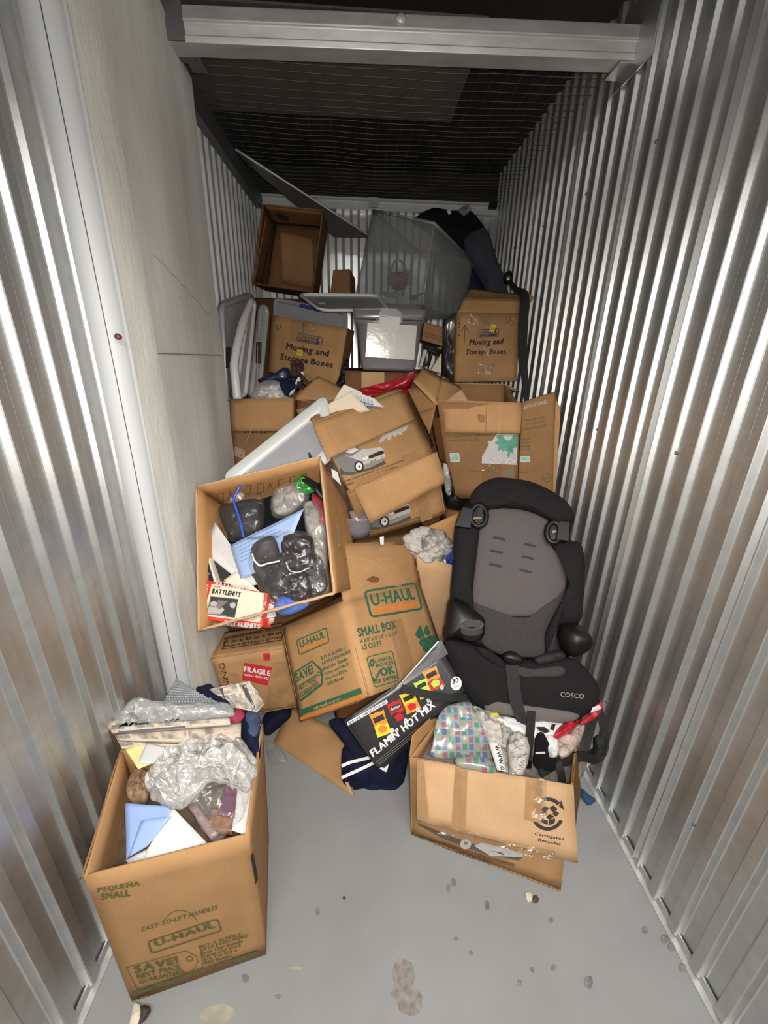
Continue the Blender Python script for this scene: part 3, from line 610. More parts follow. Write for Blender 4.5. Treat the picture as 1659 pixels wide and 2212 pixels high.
# ================================================================== REAR OF THE PILE
UHAUL = lambda pr, ink, stripe, bl, br, tl, asp=2.2: (pr.new('logo_print'), pr.frame(ink, bl, br, tl, th=.075, asp=asp, rad=.16), pr.text('U-HAUL', ink, *sub4(bl, br, tl, .09, .40, .91, .84), bold=.035, space=.9, lift=.0004), pr.rect(stripe, *sub4(bl, br, tl, .09, .13, .91, .33), lift=.0002), pr.new())
def sub4(bl, br, tl, a0, b0, a1, b1):
    f = lambda a, b: (bl[0] + (br[0] - bl[0]) * a + (tl[0] - bl[0]) * b, bl[1] + (br[1] - bl[1]) * a + (tl[1] - bl[1]) * b)
    return f(a0, b0), f(a1, b0), f(a0, b1)

# open brown carton lying on its side, top left at the back
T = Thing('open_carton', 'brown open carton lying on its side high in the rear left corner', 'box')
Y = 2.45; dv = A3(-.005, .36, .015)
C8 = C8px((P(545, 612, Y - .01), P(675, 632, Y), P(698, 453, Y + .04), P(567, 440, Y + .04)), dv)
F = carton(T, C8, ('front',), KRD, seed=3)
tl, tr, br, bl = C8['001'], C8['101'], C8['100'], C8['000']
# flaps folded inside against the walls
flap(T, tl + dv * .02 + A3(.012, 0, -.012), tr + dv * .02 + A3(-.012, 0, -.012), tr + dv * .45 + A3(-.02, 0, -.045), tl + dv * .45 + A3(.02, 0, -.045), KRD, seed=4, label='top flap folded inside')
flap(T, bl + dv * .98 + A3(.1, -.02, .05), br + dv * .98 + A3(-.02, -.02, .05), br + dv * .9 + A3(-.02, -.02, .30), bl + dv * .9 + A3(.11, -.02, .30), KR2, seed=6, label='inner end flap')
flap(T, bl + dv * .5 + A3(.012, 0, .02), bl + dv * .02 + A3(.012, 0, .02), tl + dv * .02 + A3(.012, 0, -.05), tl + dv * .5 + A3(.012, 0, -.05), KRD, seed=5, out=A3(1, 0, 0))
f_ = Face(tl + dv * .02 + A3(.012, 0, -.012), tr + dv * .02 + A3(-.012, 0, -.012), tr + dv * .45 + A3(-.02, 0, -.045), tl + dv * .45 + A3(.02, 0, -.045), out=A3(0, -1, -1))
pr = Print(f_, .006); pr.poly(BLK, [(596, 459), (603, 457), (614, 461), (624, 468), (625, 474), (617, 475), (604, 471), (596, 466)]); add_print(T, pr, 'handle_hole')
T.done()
# small carton behind it
T = Thing('small_carton', 'small plain brown carton between open carton and clear tub at the back', 'box')
C8 = C8px((P(712, 650, 2.86), P(757, 650, 2.86), P(755, 581, 2.86), P(720, 583, 2.86)), A3(.03, .18, -.02)); carton(T, C8, (), KR2, seed=9); T.done()

# hazy tub leaning on its corner, with keepsakes inside
T = Thing('clear_tub', 'large hazy see-through plastic tub tipped on its corner at the back', 'storage tub')
e_t, e_b, l_t, l_b, r_t, r_b = P(938, 482, 2.24), P(908, 690, 2.20), P(806, 455, 2.50), P(765, 650, 2.44), P(1023, 566, 2.52), P(1000, 688, 2.46)
C8 = {'000': l_b, '100': e_b, '101': e_t, '001': l_t, '110': r_b, '111': r_t, '010': l_b + r_b - e_b, '011': l_t + r_t - e_t}
carton(T, C8, ('top',), TUB, warp=.003, t=.003, seed=2, name='shell')
mb = MB(); mb.tube([l_t, e_t, r_t, C8['011']], .008, 8, closed=True); T.part('rim', mb, TUB)
mb = MB(); mb.tube([e_t * .97 + e_b * .03, e_b], .004, 6); T.part('corner_rib', mb, film('tub_rib', haze=.5, hazecol=(.45, .44, .42)))
T.done()
w0 = P(862, 610, 2.42)
mb = MB(); mb.tube([P(842 + 22 * (1 - math.cos(a)) * .95, 612 - 58 * math.sin(a) + 8 * (1 - math.cos(a)), 2.42) for a in np.linspace(.1, 2.95, 16)], .006, 6)
T = Thing('keepsake_basket', 'small basket with a pale hoop handle inside the hazy tub', 'basket'); T.part('handle', mb, pm('pale_wood_hoop', (.42, .25, .16), .6))
mb = MB(); mb.loft([[P(862 + r * math.cos(a), yy + r * .35 * math.sin(a), 2.42 + .03 * math.sin(a)) for a in np.linspace(0, 2 * math.pi, 14, endpoint=False)] for r, yy in ((15, 622), (20, 602), (21, 594), (19, 594), (14, 618))]); T.part('bowl', mb, BRNP); T.done()
mb = MB(); mb.blob(P(852, 604, 2.40), (.038, .03, .03), .02, 40, 2); mb.blob(P(869, 600, 2.40), (.025, .025, .02), .012, 50, 5)
one('plush_toy', 'reddish brown plush lump in the basket inside the tub', 'toy', mb, pm('copper_plush', (.25, .09, .05), .8, var=.4, vscale=40))
mb = MB(); mb.slab(P(823, 641, 2.34), P(856, 645, 2.34), P(866, 634, 2.40), P(826, 628, 2.40), .028, 4, 3); one('white_carton', 'little white carton at the bottom of the hazy tub', 'box', mb, PAPER)
mb = MB(); mb.slab(P(858, 652, 2.33), P(887, 658, 2.33), P(884, 641, 2.36), P(862, 640, 2.36), .012, 4, 3); one('cream_card', 'pale card lying beside the white carton inside the tub', 'card', mb, CREAM)
mb = MB(); mb.tube([P(886, 645, 2.32), P(897, 641, 2.32), P(906, 637, 2.31), P(915, 633, 2.31)], [.012, .010, .006, .004], 6); mb.blob(P(895, 642, 2.32), (.02, .012, .012), .01, 60, 3); one('dark_trinket', 'spiky dark trinket lying inside the hazy tub', 'trinket', mb, BLK)

# dark clothes at the rear right
T = Thing('black_garment', 'black garment draped over the rear of the pile below the header track', 'clothing')
mb = MB(); mb.puff([P(x, y, 2.78 + .0006 * (y - 450)) for x, y in [(890, 478), (914, 458), (938, 449), (962, 452), (985, 455), (1008, 450), (1024, 462), (1046, 490), (1060, 530), (1040, 600), (1010, 625), (975, 580), (940, 520), (905, 490)]], .05, .05, .03, 9, 3, 9, sub=4, crease=.4); T.part('cloth', mb, BLKF)
mb = MB(); mb.puff([P(x, y, 2.735) for x, y in [(989, 455), (1003, 445), (1013, 444), (1018, 452), (1010, 462), (1001, 466)]], .012, .01, .008, 40, 5, 5, sub=3); T.part('printed_patch', mb, [pm('floral_lining', (.20, .10, .10), .8, var=.6, vscale=40, col2=(.35, .33, .32))], label='red and grey printed lining')
mb = MB(); mb.slab(P(965, 455, 2.73), P(972, 452, 2.73), P(975, 462, 2.73), P(969, 464, 2.73), .002); T.part('care_tag', mb, PAPER); T.done()
mb = MB(); mb.puff([P(x, y, 2.56 - .0012 * (y - 540)) for x, y in [(1001, 520), (1022, 502), (1044, 494), (1056, 512), (1066, 545), (1080, 590), (1094, 628), (1096, 660), (1060, 660), (1046, 620), (1033, 590), (1012, 560)]], .06, .05, .02, 9, 4, 9, sub=4, crease=.3); one('slate_sleeve', 'slate grey cloth sleeve hanging down behind the carton with a raised flap', 'clothing', mb, SLEEV)
mb = MB(); mb.puff([P(x, y, 2.62) for x, y in [(1018, 575), (1035, 592), (1048, 625), (1050, 665), (1005, 665), (1000, 630), (1010, 600)]], .04, .04, .015, 10, 6, 7, sub=3); one('navy_bundle', 'dark navy bundle wedged beneath the slate sleeve', 'clothing', mb, NAVY)
T = Thing('hanging_strap', 'long black strap hanging down against the right ribbed wall', 'strap')
mb = MB(); mb.ribbon([P(1098, 605, 2.26), P(1116, 626, 2.18), P(1133, 640, 2.13), P(1130, 700, 2.10), P(1129, 760, 2.09), P(1134, 815, 2.07), P(1138, 868, 2.05)], [.02, .025, .042, .046, .042, .03, .022], (-.35, -1, .1), .004); T.part('webbing', mb, STRAP)
mb = MB(); mb.blob(P(1098, 600, 2.25), (.022, .02, .030), .004, 40, 3); T.part('buckle', mb, BLKP)
mb = MB(); mb.slab(P(1095, 600, 2.222), P(1100, 600, 2.222), P(1100, 604, 2.222), P(1095, 604, 2.222), .002); T.part('tag', mb, PAPER); T.done()

# right "Moving and Storage" carton
T = Thing('moving_carton', 'taped moving and storage carton with its flap up, high at the right wall', 'box', None)
C8 = C8px((P(984, 825, 2.106), P(1117, 823, 2.106), P(1122, 677, 2.16), P(990, 674, 2.16)), A3(.0, .40, .02)); F = carton(T, C8, ('top',), KR, seed=12)
a, b = C8['001'], C8['101']; m0, m1 = P(1001, 646, 2.19), P(1123, 649, 2.18)
f1 = flap(T, a, b, m1, m0, KR, seed=13); flap(T, m0, m1, P(1124, 634, 2.23), P(1016, 622, 2.26), KR2, seed=14, label='bent upper edge of the flap', warp=.010)
mb = MB(); mb.slab(P(1143, 636, 2.16), P(1155, 641, 2.14), P(1148, 652, 2.14), P(1143, 658, 2.15), .004); T.part('torn_corner', mb, KR)
pr = Print(F['front']); UHAUL(pr, NVI, NVI, (1033, 729), (1077, 727), (1034, 712), 2.6)
pr.text('Moving and', BLK, (1013, 750), (1087, 748), (1014, 733), shear=.15, bold=.045); pr.text('Storage Boxes.', BLK, (1005, 769), (1094, 768), (1007, 754), shear=.15, bold=.045)
pr.line(BRI, [(1003, 741), (1004, 703)], 1.3); pr.line(BRI, [(996, 717), (1004, 703), (1013, 720)], 1.3)
for c in ((1097, 690), (1105, 698)): pr.arc(BRI, c, 5, 6.1, 0, 360, 18)
pr.line(BRI, [(1086, 702), (1096, 694)], 1); pr.text('UP', BRI, (994, 726), (994, 685), (990, 726), bold=.0)
add_print(T, pr); k = len(T.parts)
pr = Print(F['front'], .0022); pr.rect(YEL, (1057, 716), (1066, 719), (1062, 700)); pr.text('10', BLK, (1060, 714), (1065, 715), (1062, 705), lift=.0005); add_print(T, pr, 'sticker', label='yellow price sticker')
pr = Print(F['front'], .0018); pr.new().rect(TAPEC, (1012, 700), (1086, 702), (1012, 677)); pr.new().rect(TAPEC, (1032, 808), (1068, 808), (1033, 786)); pr.new().rect(TAPEC, (1040, 770), (1056, 770), (1042, 690)); add_print(T, pr, 'packing_tape'); T.done()
T = Thing('grey_carrier_bag', 'charcoal carrier bag with grey printed lines beside the right moving carton', 'bag')
ol = [P(x, y, 2.24) for x, y in [(960, 700), (972, 684), (988, 680), (990, 760), (986, 826), (974, 826), (962, 806), (957, 760)]]
mb = MB(); mb.puff(ol, .03, .06, .02, 14, 4, 8, sub=3, crease=.4); T.part('film', mb, pm('charcoal_bag_film', (.045, .042, .040), .3, var=.3, vscale=20, coat=.3))
mb = MB()
for q in (((966, 730), (970, 750), (986, 742)), ((962, 775), (968, 752)), ((966, 800), (984, 780)), ((970, 712), (966, 730))): mb.tube([P(x, y, 2.195) for x, y in q], .0025, 5)
T.part('printed_lines', mb, GRY); T.done()
T = Thing('lettered_carton', 'small brown carton end with printed lines behind the grey tote', 'box')
C8 = C8px((P(911, 734, 2.32), P(956, 748, 2.32), P(956, 706, 2.34), P(917, 695, 2.34)), A3(.02, .25, .0)); F = carton(T, C8, (), KR, seed=17)
pr = Print(F['front']); pr.text('THIS SIDE UP', BRI, (914, 720), (954, 732), (914, 716)); pr.text('HANDLE WITH CARE', BRI, (914, 726), (954, 738), (914, 722)); add_print(T, pr); T.done()
mb = MB(); mb.slab(P(906, 790, 2.2), P(911, 792, 2.2), P(923, 757, 2.22), P(916, 755, 2.22), .004); one('white_strip', 'narrow glossy white strip standing right of the grey tote', 'plastic strip', mb, LIDW)
mb = MB(); mb.slab(P(931, 800, 2.2), P(953, 806, 2.2), P(953.5, 765, 2.21), P(952.5, 764, 2.21), .003); one('cream_sheet', 'cream paper corner poking up between torn flaps and grey carrier bag', 'paper', mb, CREAM)
T = Thing('picture_frame', 'dark slatted frame in the gap behind the grey tote', 'frame'); mb = MB()
for x0, y0, x1, y1 in ((914, 745, 956, 760), (916, 752, 958, 768), (925, 790, 935, 750), (945, 800, 958, 765)): mb.tube([P(x0, y0, 2.3), P(x1, y1, 2.3)], .010, 4)
T.part('bar', mb, pm('dark_wood', (.035, .025, .02), .6)); T.done()

# left "Moving and Storage" carton with the grey lid behind it
T = Thing('moving_carton', 'taped moving and storage carton with yellow tag, under the open carton at rear left', 'box', None)
C8 = C8px((P(579, 803, 2.24), P(729, 835, 2.10), P(750, 709, 2.12), P(587, 680, 2.26)), A3(.03, .20, .0)); F = carton(T, C8, (), KR, seed=21)
pr = Print(F['front'])
UHAUL(pr, NVI, NVI, (640, 737), (695, 747), (643, 719), 2.6)
pr.text('Moving and', BLK, (617, 758), (709, 775), (620, 740), bold=.045); pr.text('Storage Boxes', BLK, (604, 781), (718, 799), (607, 763), bold=.045)
pr.line(BRI, [(654, 725), (656, 697)], 1.2); pr.line(BRI, [(650, 708), (656, 697), (662, 709)], 1.2); pr.text('21', BRI, (597, 715), (608, 708), (594, 706))
add_print(T, pr)
pr = Print(F['front'], .0022); pr.rect(YEL, (641, 767), (652, 769), (644, 755)); pr.text('$2', BLK, (644, 765), (650, 766), (646, 759), lift=.0005); add_print(T, pr, 'sticker', label='yellow price sticker')
pr = Print(F['front'], .0018); pr.new().rect(TAPEC, (625, 738), (683, 746), (629, 690)); add_print(T, pr, 'packing_tape'); T.done()
T = Thing('grey_bin_lid', 'grey bin lid with blue latch standing behind the left moving carton', 'lid')
m, n = lid(T, P(586, 740, 2.50), P(748, 770, 2.42), P(750, 672, 2.42), P(590, 641, 2.50), .03, .02, .02, LIDG, LIDG)
mb = MB(); mb.slab(P(646, 663, 2.44), P(688, 673, 2.42), P(689, 665, 2.42), P(647, 655, 2.44), .012); T.part('latch', mb, pm('blue_latch', (.02, .04, .20), .4), bev=.002, label='blue latch'); T.done()
T = Thing('black_glove', 'crinkled black bag stuffed beside the right edge of the left moving carton', 'bag')
mb = MB(); mb.puff([P(x, y, 2.06) for x, y in [(724, 838), (732, 815), (742, 785), (752, 775), (754, 800), (748, 835), (738, 850)]], .02, .05, .02, 30, 3, 7, sub=3, crease=.5); T.part('bag', mb, BLKP)
T.done()

# grey lidded tote with the paper label
T = Thing('grey_tote', 'smoky grey plastic tote with a big paper label taped on its front', 'storage tub')
Y = 1.97; q = lambda x, y, d=0: P(x, y, Y + d)
top = [q(764, 668), q(920, 668, .0), q(912, 658, .22), q(770, 658, .22)]
bot = [q(781, 800, -.0), q(898, 803, .0), q(894, 784, .18), q(785, 782, .18)]
def rnd(Q, r=.14, k=4):
    L = []; n = len(Q)
    for i in range(n):
        a, b, c = Q[i - 1], Q[i], Q[(i + 1) % n]
        for j in range(k): s = j / (k - 1); p0, p1 = b + (a - b) * r, b + (c - b) * r; L.append(p0 * (1 - s) ** 2 + b * 2 * s * (1 - s) + p1 * s * s)
    return L
mid = lambda s: rnd([b * (1 - s) + t_ * s for b, t_ in zip(bot, top)])
def grow(L, g): c = sum(L) / len(L); return [c + (p - c) * g for p in L]
mb = MB(); mb.loft([grow(mid(.02), .9), grow(mid(0), .97), mid(.06), mid(.78), grow(mid(.78), 1.035), grow(mid(1.0), 1.04), grow(mid(1.0), 1.0), grow(mid(.8), .97), grow(mid(.1), .97), grow(mid(.03), .9)], 0, True, True, True); T.part('shell', mb, TOTE)
ff = Face(q(781, 800), q(898, 803), q(917, 668), q(766, 668), out=A3(0, -1, 0))
pr = Print(ff, .008); lite = film('tote_handle_plastic', (.8, .8, .8), .6, (.42, .41, .42), .2, 1.5)
pr.poly(lite, [(818, 700), (818, 676), (826, 667), (855, 667), (866, 675), (869, 698)]); add_print(T, pr, 'handle_tab')
pr = Print(ff, .010); pr.new().line(BLK, [(772, 689), (812, 691)], 3); pr.new().line(BLK, [(870, 692), (912, 694)], 3); add_print(T, pr, 'handle_slot')
pr = Print(ff, .0125); LAB = pm('taped_paper_label', (.60, .58, .54), .12, coat=.8, var=.05, vscale=10, bump=.25, bscale=30)
pr.rect(LAB, (790, 770), (894, 778), (794, 697), (900, 704)); pr.rect(PAPER, (819, 709), (861, 715), (821, 681), (864, 686), lift=.001); pr.line(GRY, [(822, 684), (845, 686)], 1.2, lift=.0015)
for k in range(5): pr.line(LGI, [(800 + 3 * k, 752 + .6 * k), (800 + 3 * k, 768)], 1, lift=.001)
add_print(T, pr, 'paper_label', label='white paper label under clear tape')
mb = MB(); c0 = sum(bot) / 4; mb.blob(c0 + A3(0, 0, .06), (.10, .055, .045), .02, 14, 3, crease=.3); T.part('contents', mb, pm('dim_brown_contents', (.16, .10, .08), .8, var=.6, vscale=14), kind='stuff'); T.done()
T = Thing('loose_bin_lid', 'pale clear lid lying loose over the back of the grey tote', 'lid')
lid(T, P(690, 668, 2.05), P(842, 667, 2.05), P(822, 634, 2.32), P(640, 631, 2.32), .05, .012, .010, LIDW, LIDT, out=A3(0, -.3, 1))
mb = MB(); mb.slab(P(688, 656, 2.08), P(703, 657, 2.08), P(702, 652, 2.11), P(689, 652, 2.11), .001); T.part('sticker', mb, PAPER); T.done()

# lids and bin ends stacked against the left wall
for nm, lb, Q, mr, mf in (('smoky_bin_lid', 'smoky grey bin lid with black latch, nearest the ribbed left wall', (P(494, 868, 1.94), P(533, 860, 2.30), P(549, 630, 2.34), P(481, 656, 1.96)), LIDT, LIDT),
        ('white_bin_lid', 'white rimmed bin lid on edge, middle of the three leaning by the concrete', (P(508, 860, 1.92), P(537, 858, 2.02), P(556, 648, 2.26), P(541, 646, 2.20)), LIDW, LIDT),
        ('clear_bin_lid', 'clear bin lid with black latch on edge next to the left moving carton', (P(543, 862, 1.98), P(566, 850, 2.06), P(584, 665, 2.22), P(566, 652, 2.18)), LIDT, LIDT)):
    T = Thing(nm, lb, 'lid'); lid(T, *Q, .04, .022, .025, mr, mf)
    if 'black latch' in lb:
        x, y, yy = (493, 772, 1.93) if 'smoky' in nm else (558, 762, 2.03)
        mb = MB(); mb.slab(P(x - 6, y + 23, yy), P(x + 5, y + 23, yy), P(x + 6, y - 23, yy), P(x - 5, y - 23, yy), .012); T.part('latch', mb, BLKP, bev=.002, label='black latch')
    if 'white' in nm:
        mb = MB(); mb.tube(spline([P(545, 645, 2.2), P(524, 700, 2.06), P(507, 775, 1.95), P(508, 815, 1.92), P(513, 862, 1.90)], 4), [.012, .014, .016, .018, .020] + [.02] * 12, 8); T.part('bowed_edge', mb, LIDW)
    T.done()

# carton in the gap by the concrete, with its flap hanging
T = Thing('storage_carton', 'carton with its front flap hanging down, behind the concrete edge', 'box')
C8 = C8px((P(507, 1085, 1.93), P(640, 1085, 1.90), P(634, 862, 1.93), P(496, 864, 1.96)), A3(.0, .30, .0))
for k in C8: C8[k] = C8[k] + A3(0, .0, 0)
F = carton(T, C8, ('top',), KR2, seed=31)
flap(T, P(496, 862, 1.955), P(634, 860, 1.925), P(633, 931, 1.895), P(500, 931, 1.92), KR, seed=32)
pr = Print(F['front'], .002); pr.text('Storage Boxes', BLK, (526, 938), (640, 936), (527, 928), bold=.02, shear=.1); pr.rect(pm('faded_pink_print', (.42, .27, .22), .8), (508, 985), (530, 992), (507, 964)); add_print(T, pr)
T.done()
mb = MB(); mb.puff([P(x, y, 1.99) for x, y in [(545, 868), (552, 835), (572, 822), (598, 822), (620, 838), (625, 868)]], .05, .06, .015, 16, 3, 8, sub=3, crease=.5); one('crumpled_clear_bag', 'crumpled clear bag in the carton behind the concrete edge', 'bag', mb, FILMW)
mb = MB(); mb.slab(P(574, 866, 1.96), P(608, 866, 1.96), P(596, 846, 1.975), P(590, 842, 1.98), .002); one('pink_paper_corner', 'pale paper corner sticking up from the carton by the concrete', 'paper', mb, PEACH)
T = Thing('navy_shoe', 'navy blue shoe lying in front of the left moving carton', 'shoe')
mb = MB(); mb.puff([P(x, y, 2.03) for x, y in [(556, 822), (572, 812), (595, 805), (612, 794), (624, 796), (630, 812), (624, 824), (600, 822), (575, 828)]], .035, .04, .006, 14, 4, 8, sub=3); T.part('upper', mb, pm('navy_shoe_upper', (.012, .02, .07), .4, coat=.3))
mb = MB(); mb.tube([P(x, y, 1.998) for x, y in [(560, 824), (580, 829), (602, 824), (624, 825), (630, 812)]], .006, 6); T.part('sole', mb, BLKP); T.done()
mb = MB()
for i, (x, y, r) in enumerate([(634, 785, 6), (642, 782, 6), (650, 788, 6), (636, 795, 7), (645, 797, 8), (652, 796, 5), (636, 806, 7), (644, 808, 7), (650, 814, 5)]): mb.blob(P(x, y, 1.99 + .01 * (i % 3)), r * .0024, .003, 60, i, 2)
mb.tube([P(646, 808, 1.98), P(656, 818, 1.97), P(666, 828, 1.96)], [.012, .010, .008], 6); mb.tube([P(648, 826, 1.97), P(642, 836, 1.97)], [.012, .008], 6)
one('curly_brown_toy', 'dark brown knobbly toy hanging before the left moving carton', 'toy', mb, BRNP)
mb = MB(); mb.slab(P(624, 854, 1.95), P(632, 850, 1.95), P(657, 806, 1.99), P(650, 802, 1.99), .014, 4, 6); one('white_slab', 'white plastic slab standing behind the brown knobbly toy', 'plastic part', mb, LIDW)
mb = MB(); mb.blob(P(622, 838, 1.98), (.045, .03, .04), .012, 20, 3); one('navy_bundle', 'small dark navy bundle beside the white slab', 'clothing', mb, NAVY)
mb = MB(); mb.slab(P(655, 826, 2.0), P(668, 832, 2.0), P(670, 822, 2.02), P(662, 812, 2.02), .008); one('yellow_wood_piece', 'small yellow wooden piece beside the brown toy', 'toy', mb, pm('ochre_wood', (.34, .20, .04), .6))
# carton in the middle with one flap up (under the left moving carton)
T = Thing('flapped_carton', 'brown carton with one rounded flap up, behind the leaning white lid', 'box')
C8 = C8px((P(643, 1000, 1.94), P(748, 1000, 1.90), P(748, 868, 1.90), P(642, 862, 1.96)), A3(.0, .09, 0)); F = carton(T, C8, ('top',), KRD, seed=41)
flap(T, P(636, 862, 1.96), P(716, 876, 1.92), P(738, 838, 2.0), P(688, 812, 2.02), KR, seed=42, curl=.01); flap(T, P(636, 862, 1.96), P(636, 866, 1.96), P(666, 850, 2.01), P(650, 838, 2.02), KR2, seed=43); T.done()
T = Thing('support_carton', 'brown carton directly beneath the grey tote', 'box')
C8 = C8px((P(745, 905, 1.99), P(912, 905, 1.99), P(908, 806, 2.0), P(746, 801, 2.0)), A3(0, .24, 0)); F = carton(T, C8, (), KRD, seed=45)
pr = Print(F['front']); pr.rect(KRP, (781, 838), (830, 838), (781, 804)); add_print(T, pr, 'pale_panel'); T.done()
mb = MB(); mb.puff([P(x, y, 1.90 + .05 * (k % 3 == 0)) for k, (x, y) in enumerate([(776, 842), (800, 834), (836, 824), (872, 810), (896, 802), (893, 820), (886, 842), (872, 862), (840, 880), (790, 880), (776, 862)])], .03, .04, .012, 14, 3, 9, sub=3, crease=.6); one('red_bag', 'bright red plastic bag below the grey tote', 'bag', mb, RED)
mb = MB(); mb.tube([P(557, 700, 2.10), P(556, 800, 1.955), P(555, 900, 1.89), P(538, 940, 1.885), P(520, 985, 1.90)], .0014, 5); one('thin_cord', 'thin tan cord hanging over the flap of the carton behind the concrete edge', 'cord', mb, KRP)
# ================================================================== MIDDLE OF THE PILE
def car_print(pr, dx=0, dy=0):
    """grey photo print of the front half of a saloon car (as it shows on the upper carton, or moved by dx, dy)"""
    C = lambda L: [(x + dx, y + dy) for x, y in L]
    pr.poly(pm('car_print_shadow', (.09, .075, .06), .8), C([(734, 1010), (736, 1026), (760, 1026), (806, 1014), (834, 1002), (828, 992), (780, 1008)]))
    pr.poly(pm('car_print_dark', (.20, .19, .18), .8), C([(720, 990), (736, 976), (757, 984), (782, 994), (784, 1006), (768, 1020), (744, 1020), (734, 1010)]), .0002)
    pr.poly(GRY, C([(738, 978), (750, 968), (766, 963), (782, 972), (760, 986), (746, 984)]), .0003)
    pr.poly(WHI, C([(746, 977), (754, 970), (765, 967), (774, 972), (758, 980)]), .0005)
    pr.poly(LGI, C([(744, 984), (760, 986), (782, 971), (822, 966), (831, 974), (820, 974), (794, 985), (781, 997), (766, 992)]), .0004)
    pr.poly(BLK, C([(796, 986), (820, 975), (829, 975), (828, 980), (798, 991)]), .0006); pr.poly(WHI, C([(783, 990), (794, 986), (796, 992), (784, 996)]), .0006)
    pr.poly(LGI, C([(782, 998), (830, 980), (832, 988), (784, 1006)]), .0005)
    for k in range(4): pr.poly(GRY, C([(800 + 7 * k, 996 - 2.6 * k), (805 + 7 * k, 994 - 2.6 * k), (805 + 7 * k, 998 - 2.6 * k), (800 + 7 * k, 1000 - 2.6 * k)]), .0007)
    pr.poly(pm('car_print_grey', (.26, .25, .24), .8), C([(784, 1007), (831, 989), (827, 997), (800, 1010), (786, 1014)]), .0005)
    c = C([(775, 1008)])[0]; pr.disc(BLK, c, 10.5, 12, lift=.0008); pr.disc(WHI, c, 7, 8.5, lift=.0010); pr.disc(BLK, (c[0] + 1.5, c[1]), 2, 2.4, lift=.0012)

# two stacked cartons with the car picture, flaps folded over their fronts
T = Thing('car_picture_carton', 'upper carton with a grey car picture and folded-down top flap', 'box')
K = 1.05
bl, br, tr, tl = far(P(757, 1064, 1.47), K), far(P(937, 979, 1.70), K), far(P(872, 850, 1.80), K), far(P(680, 908, 1.57), K)
dv = A3(-.10, .16, .02)
C8 = C8px((bl, br, tr, tl), dv); F = carton(T, C8, ('top',), KR, seed=51)
h0, h1 = far(P(690, 903, 1.575), K) + A3(0, -.004, .004), far(P(861, 837, 1.80), K) + A3(0, -.004, .004)
fl = flap(T, far(P(676, 914, 1.55), K), far(P(869, 842, 1.765), K), far(P(898, 904, 1.70), K), far(P(707, 992, 1.47), K), KR, seed=52, warp=.008)
pr = Print(fl, .001)
for L in ([(716, 924), (727, 958)], [(790, 880), (806, 934)], [(800, 876), (860, 862)], [(690, 935), (720, 925), (760, 918)], [(850, 872), (880, 905)]): pr.line(KRP, L, .9)
add_print(T, pr, 'crease_marks')
mb = MB(); mb.slab(far(P(676, 914, 1.55), K), far(P(869, 842, 1.765), K), far(P(857, 836, 1.81), K), far(P(694, 902, 1.60), K), .004, 8, 1, mi=0, smooth=True); T.part('folded_edge', mb, KR)
mb = MB(); mb.slab(far(P(660, 897, 1.62), K), far(P(664, 908, 1.60), K), far(P(692, 905, 1.575), K), far(P(690, 894, 1.60), K), .004, 4, 2, lambda u, v, p: .006 * nz(p, 40, 2)); T.part('torn_scrap', mb, KR2)
flap(T, far(P(872, 850, 1.80), K), far(P(930, 980, 1.71), K), far(P(936, 960, 1.86), K), far(P(893, 850, 1.95), K), KR2, seed=58, name='side_flap')
pr = Print(F['front'], .0015); car_print(pr)
pr.poly(LGI, [(818, 956), (824, 941), (884, 917), (876, 930), (886, 924), (868, 934), (870, 940), (858, 938), (853, 945), (848, 939), (840, 953), (834, 944), (828, 954)])
pr.text('OVER 12,000 CONVENIENT LOCATIONS NATIONWIDE', BRI, (744, 1044), (876, 996), (742, 1039), bold=.02); pr.text('CHECK YOUR WHITE PAGES UNDER U-HAUL', BRI, (748, 1051), (858, 1010), (746, 1046), bold=.02)
add_print(T, pr); pr = Print(F['front'], .002); pr.new().rect(TAPE, (872, 1000), (902, 988), (866, 986)); pr.new().rect(TAPE, (770, 1046), (838, 1022), (768, 1038)); add_print(T, pr, 'packing_tape'); T.done()
T = Thing('car_picture_carton', 'lower carton with a car picture showing beneath its hanging flap', 'box')
bl, br, tr, tl = P(790, 1165, 1.62), P(963, 1112, 1.69), P(942, 982, 1.63), P(752, 1060, 1.55)
C8 = C8px((bl, br, tr, tl), A3(-.08, .25, -.10)); F = carton(T, C8, (), KR, seed=55)
fl = flap(T, P(764, 1056, 1.53), P(944, 976, 1.60), P(963, 1042, 1.58), P(800, 1131, 1.50), KR, seed=56, warp=.008, ragged=.002)
pr = Print(fl, .001)
for L in ([(828, 1030), (850, 1100)], [(886, 1008), (898, 1070)], [(920, 1006), (958, 1030)], [(780, 1052), (850, 1030)]): pr.line(KRP, L, .9)
add_print(T, pr, 'crease_marks')
pr = Print(F['front'], .0015); car_print(pr, 55, 118); pr.text('OVER 12,000 CONVENIENT LOCATIONS NATIONWIDE', BRI, (794, 1154), (920, 1116), (793, 1149), bold=.02); pr.text('CHECK YOUR WHITE PAGES', BRI, (797, 1160), (900, 1129), (796, 1155), bold=.02); add_print(T, pr)
pr = Print(F['front'], .002); pr.new().rect(TAPE, (910, 1127), (934, 1120), (893, 1060)); add_print(T, pr, 'packing_tape'); T.done()
mb = MB(); mb.loft([[P(772 + r * math.cos(a) * 1.15, y0, 1.50) + A3(0, .0012 * r * math.sin(a) * 1.4 + .05, 0) for a in np.linspace(0, 2 * math.pi, 20, endpoint=False)] for r, y0 in ((22, 1168), (27, 1150), (29, 1128), (31, 1122), (29, 1122), (25, 1150), (18, 1164))], smooth=True)
one('smoky_bowl', 'smoky plastic bowl in the gap left of the lower car carton', 'bowl', mb, TOTE)
